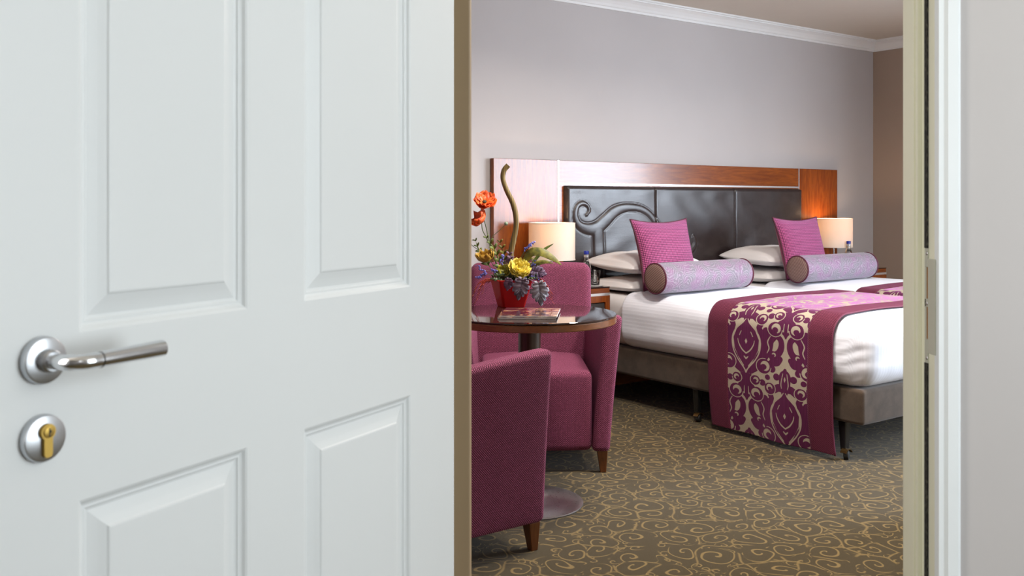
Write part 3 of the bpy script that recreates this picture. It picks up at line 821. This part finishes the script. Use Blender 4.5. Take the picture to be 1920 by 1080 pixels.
place_cushion(cu, .235, .555, .876, .27, 0.)
cu2 = copy_tree(cu); place_cushion(cu2, 1.505, .555, .876, .27, .0); cu2['label'] = 'square magenta waffle cushion on the far bed, in front of the lamp'
def make_bolster():
    L, R = .735, .0865
    r = empty('bolster', P(.5, .62), YAW, 'lilac paisley bolster lying in front of the near bed cushion', 'bolster', 'paisley bolster cushions')
    n, k = 40, 30; V = []; F = []; UV = []
    for i in range(k+1):
        x = -L/2+L*i/k; e = min(i, k-i); rr = R*(.955 if e == 0 else .99 if e == 1 else 1.0)
        for j in range(n+1):
            a = 2*math.pi*j/n; q = rr*(1+.012*noise.noise((x*9, math.cos(a)*2, math.sin(a)*2)))
            V.append((x, q*math.cos(a), q*math.sin(a))); UV.append((x, a*R))
    for i in range(k):
        for j in range(n): a = i*(n+1)+j; F.append((a, a+1, a+n+2, a+n+1))
    o = link('cover', V, [tuple(reversed(f_)) for f_ in F], M['paisley'], r, True)
    uvl = o.data.uv_layers.new(name='UVMap'); vi = np.empty(len(o.data.loops), np.int32); o.data.loops.foreach_get('vertex_index', vi)
    uvl.data.foreach_set('uv', np.array(UV)[vi].ravel().astype(np.float32))
    for sx in (-1, 1):
        pr = [(R*.955, 0), (R*.93, .004), (R*.7, .009), (R*.3, .011), (.0001, .011)]
        c = MB().lathe(pr, 36, Matrix.Translation((sx*L/2, 0, 0)) @ Matrix.Rotation(sx*math.pi/2, 4, 'Y')).build('end_cap', M['stripe_end'], r, True, uv=None)
        box_uv(c.data); tag(c, 'brown striped end cap')
        MB().tube([(sx*L/2, R*.965*math.cos(a), R*.965*math.sin(a)) for a in np.linspace(0, 2*math.pi, 41)], .0052, 8).build('piping', M['piping'], r, True)
    return r
bo = make_bolster(); bo.location = P(.33, .742, TOP+.118); bo.rotation_euler = (.6, 0, YAW+.015)
bo2 = copy_tree(bo); bo2.location = P(1.585, .742, TOP+.118); bo2.rotation_euler = (2.3, 0, YAW-.01); bo2['label'] = 'lilac paisley bolster on the far bed'

# ------------------------------------------------------------------ bedside tables
def make_nightstand():
    r = empty('nightstand', P(-.285, .205), YAW, 'cherry bedside table with black glass top, left of the near bed', 'bedside table', 'bedside tables')
    w, d, h = .49, .340, .684; x0, x1 = -w/2, w/2; y0, y1 = -d/2+.0, d/2
    MB().box(x0, x1, y0, y1, h-.007, h).build('glass_top', M['smoked'], r, bevel=.001)
    MB().box(x0+.002, x1-.002, y0+.002, y1, h-.036, h-.007).build('top_rail', M['wood_h'], r, bevel=.001)
    MB().box(x0, x1, y0, y1, h-.052, h-.036).build('metal_strip', M['strip'], r, bevel=.0008)
    b = MB(); t = .034
    b.box(x0, x0+t, y0, y1, .05, h-.052).box(x1-t, x1, y0, y1, .05, h-.052).box(x0+t, x1-t, y0, y1, h-.090, h-.052)
    b.box(x0+t, x1-t, y0, y1, .05, .09).box(x0+t, x1-t, y0, y1, .345, .375).box(x0+t, x1-t, y1-.02, y1, .09, h-.09)
    b.build('body', M['wood_v'], r, bevel=.001)
    for za, zb in ((.378, h-.093), (.093, .342)):
        q = MB().box(x0+t+.003, x1-t-.003, y0+.006, y0+.024, za, zb).build('drawer', M['drawer'], r, bevel=.002)
        zc = zb-.062
        MB().tube([(-.12, y0-.016, zc), (.12, y0-.016, zc)], .0042, 10).box(-.105, -.098, y0-.016, y0+.008, zc-.003, zc+.003).box(.098, .105, y0-.016, y0+.008, zc-.003, zc+.003).build('handle', M['steel'], q, True, angle=40)
    pl = MB().box(x0+.03, x1-.03, y0+.03, y1-.02, 0, .05).build('plinth', M['black'], r)
    return r
ns = make_nightstand()
ns2 = copy_tree(ns); ns2.location = P(2.52, .205); ns2['label'] = 'cherry bedside table between the far bed and the right wall'
NH = .684
# table lamps
def make_lamp():
    r = empty('table_lamp', P(-.305, .16, NH), YAW, 'lit drum shade lamp on the left bedside table', 'lamp', 'bedside lamps')
    MB().lathe([(.062, 0), (.062, .006), (.058, .009), (.007, .011), (.0065, .014)], 32).build('base', M['satin'], r, True, angle=40)
    MB().lathe([(.0065, .012), (.0065, .190), (.013, .192), (.013, .235), (.0001, .236)], 16).build('pole', M['steel'], r, True, angle=40)
    R = .137; za, zb = .158, .372
    prof = [(R, za), (R, zb), (R-.003, zb), (R-.003, za), (R, za)]
    s_ = MB().lathe(prof, 48); s_.f = s_.f[:-2]
    sh = s_.build('lamp_shade', M['shade'], r, True, angle=40)
    for zz in (za, zb):
        m_ = MB(); m_.lathe([(R-.005, zz-.0025), (R+.0012, zz-.0025), (R+.0012, zz+.0025), (R-.005, zz+.0025), (R-.005, zz-.0025)], 48); m_.f = m_.f[:-2]
        m_.build('rim', M['shade'], sh)
    sm = MB()
    for k in range(3):
        a = 2*math.pi*k/3+.4; sm.tube([(.010*math.cos(a), .010*math.sin(a), .190), ((R-.003)*math.cos(a), (R-.003)*math.sin(a), .190)], .0016, 6)
    sm.build('spider', M['steel'], sh)
    bm_ = G('glowing_bulb'); bm_.set(color=(.9, .8, .6), emit=(1, .72, .42), emits=6.)
    MB().lathe([(.010, .236), (.014, .250), (.024, .270), (.026, .285), (.020, .302), (.0001, .310)], 20).build('bulb', bm_.m, r, True)
    return r
la = make_lamp()
la2 = copy_tree(la); la2.location = P(2.425, .15, NH); la2['label'] = 'lit drum shade lamp on the right bedside table'
LAMP_W, LAMP_C = 3.8, (1.0, .66, .38)
for o in (la, la2):
    point('lamp_bulb_light', o.location+Vector((0, 0, .335)), LAMP_W, LAMP_C, .025)
# bottles and tumbler
def make_bottle():
    r = empty('water_bottle', P(-.135, .272, NH), 0, 'clear water bottle with blue cap on the left bedside table', 'bottle', 'bottled water by the beds')
    pr = [(.0001, .002), (.026, 0), (.029, .004), (.0295, .095), (.029, .105), (.024, .128), (.0155, .150), (.0125, .165), (.0122, .186), (.0140, .188), (.0140, .192)]
    inn = [(max(.0001, a-.0022), b+.002) for a, b in pr[::-1]]
    s_ = MB().lathe(pr+inn[:-1]+[(.0001, .006)], 32); s_.build('bottle_glass', M['glass'], r, True)
    MB().lathe([(.0001, .0065), (.0255, .0065), (.0265, .012), (.0268, .093), (.0262, .104), (.0212, .127), (.0135, .146), (.0001, .146)], 28).build('water', M['water'], r, True)
    MB().lathe([(.0150, .188), (.0152, .206), (.0140, .208), (.0001, .208)], 24).build('cap', plain('blue_bottle_cap', srgb(20, 40, 150), .35), r, True, angle=40)
    MB().lathe([(.0132, .170), (.0148, .171), (.0148, .184), (.0132, .185)], 24).build('neck_band', plain('silver_neck_band', (.6, .6, .62), .35, metal=.7), r, True, angle=40)
    return r
bt = make_bottle()
bt2 = copy_tree(bt); bt2.location = P(2.395, .30, NH); bt2['label'] = 'clear water bottle with dark blue cap in front of the right lamp'
gl = empty('tumbler', P(-.072, .275, NH+.003), 0, 'glass tumbler on a white coaster by the near bed', 'glass')
pr = [(.0001, .001), (.026, 0), (.028, .003), (.034, .088)]; inn = [(.0322, .088), (.0262, .010), (.0001, .009)]
MB().lathe(pr+inn, 32).build('glass_body', M['glass'], gl, True)
co_ = MB().lathe([(.0001, 0), (.046, 0), (.047, .001), (.047, .0025), (.0001, .003)], 32).build('coaster', plain('white_card', (.8, .8, .8), .6), None)
co_.location = P(-.072, .275, NH); tag(co_, 'round white coaster under the tumbler', 'coaster')

# ------------------------------------------------------------------ round table
TC = Vector((.068, 3.655, 0)); TH = .743
tb = empty('round_table', TC, 0, 'round cherry rimmed table with glass top and steel base', 'table')
R_ = .340
MB().lathe([(.0001, TH-.007), (R_-.002, TH-.007), (R_, TH-.005), (R_, TH-.002), (R_-.002, TH), (.0001, TH)], 96).build('glass_top', M['smoked'], tb, True, angle=30)
MB().lathe([(.0001, TH-.032), (R_-.004, TH-.034), (R_-.001, TH-.031), (R_-.001, TH-.011), (R_-.003, TH-.008), (.0001, TH-.0075)], 96).build('tabletop', M['wood_rim'], tb, True, angle=30)
MB().lathe([(.044, .03), (.044, TH-.045), (.10, TH-.042), (.10, TH-.034)], 32).build('column', M['wood_dark'], tb, True, angle=40)
g = G('brushed_steel_base'); n_ = g.noise(g.mapping(g.coord(), (60, 60, 60)), 2, 2)
g.set(color=(.50, .48, .49), metal=1., rough=(n_*.1+.24), aniso=.6)
MB().lathe([(.0001, 0), (.208, 0), (.211, .003), (.210, .007), (.190, .013), (.13, .022), (.08, .030), (.058, .038), (.050, .048), (.0001, .050)], 72).build('base_disc', g.m, tb, True, angle=50)

# ------------------------------------------------------------------ tub chairs
def make_chair():
    r = empty('tub_chair', (0, 0, 0), 0, 'magenta woven tub chair behind the round table, facing the door', 'chair', 'tub chairs at the round table')
    # seat block: waterfall front and domed top
    V, F = rbox(.485, .50, .346, .028, (14, 14, 8)); x, y, z = V.T
    V[:, 1] += -.035
    topm = np.clip(z/.173, 0, 1)**2
    V[:, 2] += .267 + topm*.030*np.clip(1-(x/.25)**2, 0, 1)*np.clip(1-((y)/.27)**2, 0, 1)
    V[:, 1] -= .010*np.cos(x/.24*1.5)*(y < -.2)*np.clip((z+.1)/.2, 0, 1)
    link('seat', V, F, M['tub'], r, True, uv='box')
    for sx in (-1, 1):
        V, F = rbox(.078, .60, .591, .022, (3, 16, 12)); x, y, z = V.T.copy()
        V[:, 2] += .094+.2955
        hh = np.clip((V[:, 2]-.094)/.591, 0, 1)
        V[:, 0] = sx*(.279+x) + sx*(.056*hh**1.2)*(1.0 - .5*np.clip((y+.1)/.4, 0, 1))
        V[:, 2] -= .036*np.clip((y+.30)/.34, 0, 1.1)**1.25*hh
        V[:, 1] += -.004+.006*hh*(y < -.2)
        if sx < 0: F = [tuple(reversed(q)) for q in F]
        link('arm', V, F, M['tub'], r, True, uv='box')
    V, F = rbox(.598, .088, .781, .034, (16, 3, 20)); x, y, z = V.T.copy()
    V[:, 2] += .094+.3905; V[:, 1] += .262
    hh = np.clip((V[:, 2]-.094)/.781, 0, 1)
    V[:, 1] += .050*hh**1.5 - .020*np.cos(x/.30*1.4)*0
    cr = np.clip((np.abs(x)-.25)/.05, 0, 1)*np.clip((z-.30)/.08, 0, 1); V[:, 2] -= .012*cr**2
    V[:, 2] += .006*(1-(x/.3)**2)*(z > .3)
    link('backrest', V, F, M['tub'], r, True, uv='box')
    for sx in (-1, 1):
        for sy in (-1, 1):
            cx_, cy_ = sx*.286, (-.265 if sy < 0 else .262); t = [(-1, -1), (1, -1), (1, 1), (-1, 1)]
            v = [(cx_+a*.013+sx*.004, cy_+b_*.013+sy*.004, 0) for a, b_ in t]+[(cx_+a*.023, cy_+b_*.023, .097) for a, b_ in t]
            MB().add(v, [(3, 2, 1, 0), (4, 5, 6, 7)]+[(i, (i+1) % 4, 4+(i+1) % 4, 4+i) for i in range(4)]).build('leg', M['wood_leg'], r, bevel=.0025)
    return r
ch = make_chair(); ch.location = (.100, 4.335, 0); ch.rotation_euler = (0, 0, math.radians(1.5))
ch2 = copy_tree(ch); ch2.location = (-.318, 3.236, 0); ch2.rotation_euler = (0, 0, YAW+math.pi/2)
ch2['label'] = 'magenta woven tub chair nearest the door, seen from its outer side'

# ------------------------------------------------------------------ magazines
def make_magazine(name, base, ang, w, h, t, seed, label):
    r = empty(name, base, ang, label, 'magazine', 'magazines on the round table')
    MB().box(-.0014, w+.0012, -.0016, h, .0005, t-.0005).build('pages', plain('white_paper', (.80, .81, .80), .6), r)
    g = G('magazine_cover_print'); u = g.coord('Object')
    vn = g.voro(u, 17, dims='2D', rnd=1.); n_ = g.noise(u, 13, 4, .6, 2.)
    c1 = g.ramp(n_, [(.30, (.025, .010, .02)), (.44, (.09, .025, .045)), (.52, (.07, .05, .06)), (.56, (.55, .22, .07)), (.62, (.60, .45, .36)), (.70, (.05, .03, .05))])
    g.set(color=c1, rough=.14, coat=.4)
    c = MB().box(-.001, w+.001, -.001, h+.001, t-.0006, t).box(-.001, w+.001, -.001, h+.001, 0, .0006).box(-.001, w+.001, h+.0002, h+.001, 0, t).build('cover', g.m, r)
    return r
ang = math.atan2(-.0165, .206)
make_magazine('magazine', (-.052, 3.452, TH+.0005), ang+.02, .212, .268, .0055, 1, 'lower of two magazines on the round table')
make_magazine('magazine', (-.047, 3.460, TH+.0065), ang-.02, .212, .268, .0060, 2, 'upper of two magazines, glossy cover with orange and brown picture')

# ------------------------------------------------------------------ flower arrangement
FX, FY = -.004, 3.885
fl = empty('flower_arrangement', (FX, FY, TH+.0006), 0, 'silk flower arrangement in a square red pot on the round table', 'flower arrangement')
KX = 1750/3.885
def px(x, y, dy=0.):
    """Picture position at the pot's distance, as a local point dy further away."""
    k = 3.885+dy
    return Vector(((x-960)/1750*k-FX, dy, EYE-(y-382)/1750*k-TH))
def glaze():
    g = G('red_glazed_ceramic'); t = g.t
    d = t.nodes.new('ShaderNodeBsdfDiffuse'); d.inputs[0].default_value = (.46, .010, .012, 1)
    gl = t.nodes.new('ShaderNodeBsdfGlossy'); gl.inputs['Roughness'].default_value = .18
    mx = t.nodes.new('ShaderNodeMixShader'); mx.inputs[0].default_value = .045
    t.links.new(d.outputs[0], mx.inputs[1]); t.links.new(gl.outputs[0], mx.inputs[2]); t.links.new(mx.outputs[0], g.out.inputs[0])
    return g.m
red = glaze()
def ring4(hw, z, rr=.010, ang_=.30, n=5):
    pts = []
    for q in range(4):
        cxs = (1, -1, -1, 1)[q]; cys = (1, 1, -1, -1)[q]
        for k in range(n):
            a = math.pi/2*q+math.pi/2*k/(n-1); pts.append((cxs*(hw-rr)+rr*math.cos(a), cys*(hw-rr)+rr*math.sin(a)))
    c, s_ = math.cos(ang_), math.sin(ang_)
    return [(x*c-y*s_, x*s_+y*c, z) for x, y in pts]
lv = [(.0495, .0), (.051, .003), (.076, .108), (.078, .112), (.075, .113), (.072, .108), (.062, .075)]
V = []; F = []
for hw, z in lv: V += ring4(hw*.94, z)
n = 20
for i in range(len(lv)-1):
    for k in range(n): F.append((i*n+k, i*n+(k+1) % n, (i+1)*n+(k+1) % n, (i+1)*n+k))
F += [tuple(reversed(range(n))), tuple(range((len(lv)-1)*n, len(lv)*n))]
po = link('pot', V, F, red, fl, False); po.data.shade_smooth(); po.data.set_sharp_from_angle(angle=math.radians(50))
MB().add([Vector(p) for p in ring4(.060, .088)], [tuple(range(20))]).build('moss', suede('dark_moss', (.02, .025, .008), (.06, .065, .02)), fl)
leafmat = {}
def leafm(name, a, b, rough=.5):
    g = G(name); g.set(color=g.mix(g.noise(g.coord(), 45, 3).smooth(.3, .7), a, b), rough=rough); return g.m
green = leafm('fresh_green_leaf', (.05, .085, .012), (.16, .20, .03)); dgreen = leafm('dark_green_leaf', (.012, .030, .008), (.05, .085, .022))
olive = leafm('olive_leaf', (.07, .075, .010), (.24, .22, .03)); purple = leafm('plum_grey_leaf', (.10, .085, .12), (.27, .23, .30))
purple2 = leafm('mauve_leaf', (.10, .05, .10), (.24, .14, .22)); grey = leafm('silver_grey_leaf', (.17, .17, .21), (.38, .38, .45))
orange = leafm('orange_poppy_petal', (.62, .055, .010), (.85, .16, .02)); yellow = leafm('yellow_peony_petal', (.62, .47, .04), (.85, .74, .18))
gold = leafm('ochre_petal', (.34, .17, .012), (.55, .34, .03)); blue = leafm('blue_violet_floret', (.08, .08, .34), (.20, .20, .62))
redg = leafm('red_grass', (.16, .010, .006), (.34, .03, .012)); stemm = leafm('thin_green_stem', (.05, .075, .02), (.12, .15, .05))
g = G('olive_twisted_stalk'); x_, y_, z_ = g.sep(g.coord()); st = ((x_*900.)+(z_*35.)).sin().smooth(-.5, .6)
g.set(color=g.mix(st, (.075, .045, .010), (.24, .165, .045)), rough=.55); stalk = g.m
pts = [(953, 310, 5), (945, 320, 5), (943, 336, 4.6), (950, 357, 4.8), (961, 380, 5.2), (967, 404, 5.2), (967.5, 426, 5), (963, 450, 5.4), (958, 476, 5.6), (960, 502, 5.2), (963, 545, 4.5)]
sp_ = spline([(*px(a, b, .01), r/KX) for a, b, r in pts], 6)
MB().tube([p[:3] for p in sp_], [p[3] for p in sp_], 14).build('curved_stalk', stalk, fl, True, angle=60)
def stem(pts, r, name='stem', mat=None, parent=None):
    q = spline([tuple(p) for p in pts], 5); return MB().tube(q, r, 6).build(name, mat or stemm, parent or fl, True)
def petal(mb, c, out_, up, length, width, cup, ruffle=.0, seed=0, n=6):
    """A cupped petal from c: grows along out_, curls towards up."""
    out_ = out_.normalized(); side = out_.cross(up).normalized(); v = []; f = []
    for i in range(n+1):
        t = i/n; wd = width*math.sin(math.pi*min(1, .12+t*.68))**.7*(1-.15*t)
        for j in range(5):
            s_ = (j-2)/2; rf = ruffle*math.sin(seed+s_*5+t*4)*t
            v.append(c+out_*(length*math.sin(t*(1.57 if cup > .7 else 1.2))/(1 if cup > .7 else .93))+side*(s_*wd*.5)+up*(length*cup*t*t*.9+abs(s_)**2*width*.22+rf))
    for i in range(n):
        for j in range(4): a = i*5+j; f.append((a, a+1, a+6, a+5))
    mb.add(v, f)
def flower(name, c, axis, rad, rings, mat, mid, seed=0, centre=.25):
    """Rings of petals round an axis; rings = (count, length factor, cup)."""
    axis = axis.normalized(); a0 = axis.cross(Vector((.3, .2, 1))).normalized(); a1 = axis.cross(a0); rn_ = random.Random(seed)
    fo = empty(name, (0, 0, 0)); fo.parent = fl
    for ri, (cnt, lf, cup) in enumerate(rings):
        mb = MB()
        for k in range(cnt):
            th = 2*math.pi*(k+.5*(ri % 2))/cnt+rn_.uniform(-.15, .15)
            petal(mb, c+axis*(.003*ri), a0*math.cos(th)+a1*math.sin(th), axis, rad*lf*rn_.uniform(.9, 1.08), rad*lf*6.2/cnt*rn_.uniform(.95, 1.15), cup, rad*.07, k+seed)
        o = mb.build('petals', mat if not isinstance(mat, list) else mat[min(ri, len(mat)-1)], fo, True)
        so = o.modifiers.new('thick', 'SOLIDIFY'); so.thickness = .0008
    if mid:
        Mx = Matrix.Translation(c) @ axis.to_track_quat('Z', 'Y').to_matrix().to_4x4()
        MB().lathe([(.0001, 0), (rad*centre, .002), (rad*centre*1.1, rad*centre*.8), (rad*centre*.7, rad*centre*1.4), (.0001, rad*centre*1.5)], 12, Mx).build('flower_centre', mid, fo, True)
    return fo
darkc = plain('dark_flower_heart', (.03, .035, .012), .7)
# poppies
c1 = px(908, 381, .01); flower('poppy', c1, Vector((.10, -.60, .62)), .040, [(4, 1.12, .25), (4, .95, .45)], orange, darkc, 3, .22)
stem([c1-Vector((0, -.012, .008)), px(905, 400, .02), px(911, 425, .015), px(917, 450, .01), px(930, 490, 0), px(945, 535, 0)], .0019)
c2 = px(903, 418, 0); flower('poppy', c2, Vector((-.55, -.25, .62)), .036, [(4, 1.05, .75), (3, .95, .95)], orange, darkc, 8, .2)
stem([c2, px(905, 432, 0), px(912, 446, 0), px(922, 470, 0), px(944, 535, 0)], .0019)
bd_ = px(949, 420, 0); MB().lathe([(.0001, -.008), (.006, -.005), (.0082, 0), (.007, .006), (.003, .009), (.0001, .009)], 12, Matrix.Translation(bd_)).build('poppy_bud', leafm('pale_green_pod', (.14, .20, .13), (.25, .33, .22)), fl, True)
stem([bd_, px(937, 432, 0), px(921, 449, 0), px(925, 480, 0), px(942, 530, 0)], .0013)
stem([px(878, 452, .02), px(886, 461, .02), px(899, 471, .01), px(920, 490, .01), px(945, 535, 0)], .0013)
# peonies
flower('peony', px(974, 508, -.045), Vector((.10, -.62, .55)), .046, [(7, 1.05, .35), (7, .90, .62), (6, .72, .9), (5, .50, 1.1), (4, .32, 1.3)], yellow, yellow, 21, .22)
flower('peony', px(947, 512, -.02), Vector((-.2, -.7, .5)), .028, [(5, 1., .9), (5, .7, 1.2)], leafm('green_yellow_petal', (.22, .22, .02), (.45, .38, .04)), None, 14)
flower('tulip_flower', px(913, 490, -.01), Vector((-.25, -.35, .9)), .038, [(5, .95, 1.05), (4, .8, 1.25)], gold, darkc, 5, .2)
def blade(pts, w, mat, name, fold=.15, nseg=4, tw=0.):
    """A tapering folded leaf along a spline."""
    q = [Vector(p) for p in spline([tuple(p) for p in pts], nseg)]; v = []; f = []; m_ = len(q)
    for i, p in enumerate(q):
        t = (q[min(i+1, m_-1)]-q[max(i-1, 0)]).normalized(); s_ = t.cross(Vector((.15, -1, .35))).normalized(); nrm = s_.cross(t)
        u = i/(m_-1); ww = w*max(.04, math.sin(math.pi*min(1, u*.93+.07))**.8)
        v += [p-s_*ww*.5+nrm*ww*fold, p, p+s_*ww*.5+nrm*ww*fold]
    for i in range(m_-1):
        a = i*3; f += [(a, a+1, a+4, a+3), (a+1, a+2, a+5, a+4)]
    return v, f
def leafobj(name, mat, pieces, parent=None):
    mb = MB()
    for v, f in pieces: mb.add(v, f)
    o = mb.build(name, mat, parent or fl, True); so = o.modifiers.new('thick', 'SOLIDIFY'); so.thickness = .0009; return o
leafobj('broad_leaf', olive, [blade([px(975, 512, -.03), px(992, 478, -.04), px(1012, 474, -.05), px(1032, 483, -.06), px(1053, 497, -.07)], .036, olive, '', .3, 6)])
leafobj('broad_leaf', olive, [blade([px(978, 515, -.01), px(996, 500, -.03), px(1018, 492, -.04), px(1038, 494, -.05)], .020, olive, '', .3, 6)])
leafobj('long_leaf', green, [blade([px(985, 515, .02), px(1005, 485, .02), px(1021, 468, .02), px(1038, 457, .02)], .014, green, '', .2, 6)])
def fern(base, tip, bend, n, ll, mat, seed):
    base, tip = Vector(base), Vector(tip); d = tip-base; s_ = d.cross(Vector((0, -1, .2))).normalized(); pc = []
    ax = [base+d*t+bend*math.sin(math.pi*t) for t in np.linspace(0, 1, n+2)]
    pc.append(blade([ax[0], ax[len(ax)//2], ax[-1]], .006, mat, '', .1, 4)); r_ = random.Random(seed)
    for i in range(1, n+2):
        for sg in (-1, 1):
            p = ax[i]; L_ = ll*(1-.55*i/(n+1))*r_.uniform(.85, 1.1); e = p+s_*sg*L_*.8+d.normalized()*L_*.75+Vector((0, -.01*r_.random(), 0))
            pc.append(blade([p, (p+e)/2+Vector((0, -.003, .002)), e], L_*.42, mat, '', .2, 3))
    return pc
leafobj('fern_leaf', green, fern(px(945, 530, 0), px(913, 447, -.02), Vector((.012, 0, .01)), 6, .040, green, 1))
leafobj('fern_leaf', green, fern(px(925, 510, .02), px(892, 452, .02), Vector((-.012, 0, .005)), 4, .030, green, 2))
leafobj('fern_leaf', olive, fern(px(950, 530, .02), px(938, 455, .02), Vector((.01, 0, 0)), 6, .036, olive, 3))
leafobj('fern_leaf', dgreen, fern(px(960, 530, -.04), px(925, 521, -.06), Vector((0, 0, .006)), 6, .034, dgreen, 4))
leafobj('fern_leaf', dgreen, fern(px(965, 530, -.04), px(1003, 520, -.05), Vector((0, 0, .010)), 6, .034, dgreen, 5))
leafobj('fern_leaf', olive, fern(px(965, 520, .03), px(1000, 470, .03), Vector((.01, 0, 0)), 5, .030, olive, 6))
leafobj('fern_leaf', purple2, fern(px(950, 520, .01), px(955, 478, -.02), Vector((.01, 0, 0)), 4, .04, purple2, 7))
HALF = [(0, .02), (.10, .12), (.30, .13), (.27, .0), (.44, .04), (.52, -.10), (.40, -.17), (.58, -.22), (.64, -.38), (.50, -.40), (.56, -.52), (.47, -.64), (.36, -.58), (.36, -.74), (.24, -.80), (.20, -.70), (.14, -.90), (0, -1.0)]
def lobed(c, size, ang_, mat, tilt, seed, name='lobed_leaf'):
    """A deeply lobed, toothed leaf hanging from c, ribs running out to each lobe."""
    r_ = random.Random(seed); v = []; f = []; m_ = 4
    for sg in (-1, 1):
        o_ = len(v)
        for k, (x, y) in enumerate(HALF):
            y0 = min(0, y*.62+.0) if k not in (0, len(HALF)-1) else y
            for q in range(m_+1):
                t = q/m_; xx, yy = x*t*r_.uniform(.98, 1.02), y0+(y-y0)*t
                v.append(Vector((sg*xx*.66, -.10*math.sin(3.1*t*abs(x)+.3)+(.035 if k % 3 == 1 else -.03)*t + .16*yy*yy + .15*abs(xx), yy))*size)
        for k in range(len(HALF)-1):
            for q in range(m_): a = o_+k*(m_+1)+q; q4 = (a, a+1, a+m_+2, a+m_+1); f.append(q4 if sg > 0 else tuple(reversed(q4)))
    R3 = Matrix.Rotation(ang_, 3, 'Y') @ Matrix.Rotation(tilt, 3, 'X')
    return leafobj(name, mat, [([c+R3 @ p for p in v], f)])
lobed(px(979, 525, -.095), .088, .20, purple, .05, 1)
lobed(px(1010, 532, -.095), .094, -.12, grey, .0, 2)
lobed(px(998, 508, -.05), .070, -1.3, purple2, .3, 3)
lobed(px(954, 524, -.085), .050, .15, purple2, .1, 4)
lobed(px(953, 505, -.01), .060, 3.3, purple2, -.2, 6)
stem([px(985, 520, -.04), px(1000, 528, -.08), px(1009, 532, -.096)], .0014, mat=purple)
# blue florets, each spike a part
for k, (x, y, n_, dx, dy) in enumerate(((995, 459, 8, .6, -.4), (987, 467, 4, .5, -.6), (941, 485, 8, .1, -1), (903, 517, 12, -.8, .5), (925, 508, 5, -.5, -.3), (1000, 497, 8, .2, -.8), (1002, 521, 9, .8, .2), (985, 521, 7, .2, .6), (900, 503, 5, -.6, -.4))):
    mb = MB(); r_ = random.Random(k)
    for i in range(n_*2):
        t = i/(n_*2); c = px(x+dx*(t-.5)*22, y+dy*(t-.5)*18, -.05+r_.uniform(-.006, .006))+Vector((r_.uniform(-.006, .006), 0, r_.uniform(-.006, .006)))
        q = .0042*r_.uniform(.7, 1.1)
        mb.lathe([(.0001, -q), (q*.8, -q*.5), (q, q*.2), (q*.5, q), (.0001, q)], 6, Matrix.Translation(c) @ Matrix.Rotation(r_.uniform(0, 3), 4, 'X'))
    mb.build('blue_floret_spike', blue, fl, True)
    stem([px(x-dx*9, y-dy*8, -.05), px((x+955)/2, (y+530)/2-4, -.03), px(955, 535, 0)], .0011)
# red grasses
for side, ends in ((-1, ((892, 566), (884, 562), (896, 560), (906, 548), (888, 553), (900, 540))), (1, ((1036, 566), (1030, 558), (1026, 545), (1020, 535), (1033, 548)))):
    mb = MB(); r_ = random.Random(side+5)
    for k, (x, y) in enumerate(ends):
        st_ = px(928 if side < 0 else 1003, 524, -.05)
        q = spline([tuple(st_), tuple(px((x+(918 if side < 0 else 1010))/2+r_.uniform(-3, 3), 517+(y-520)*.35, -.055)), tuple(px(x, y, -.06))], 6)
        mb.tube(q, [.0026*(1-.7*i/(len(q)-1)) for i in range(len(q))], 6)
        for i in range(2, len(q), 2):
            p = Vector(q[i]); mb.tube([p, p+Vector((side*.010, -.004, -.012))], [.0014, .0006], 5)
    mb.build('red_grass', redg, fl, True)
# needle greenery filling the pot's mouth
mb = MB(); r_ = random.Random(11)
for k in range(150):
    a = r_.uniform(0, 2*math.pi); e = r_.uniform(.02, .085); b0 = Vector((.03*math.cos(a), .03*math.sin(a), .095)); tp = Vector((e*1.05*math.cos(a), e*.8*math.sin(a), .105+r_.uniform(.0, .055)*(1-e*4)+.012))
    mb.tube([b0, (b0+tp)/2+Vector((0, 0, .008)), tp], [.0018, .0016, .0005], 5)
o = mb.build('needle_greenery', dgreen, fl, True); o['kind'] = 'stuff'
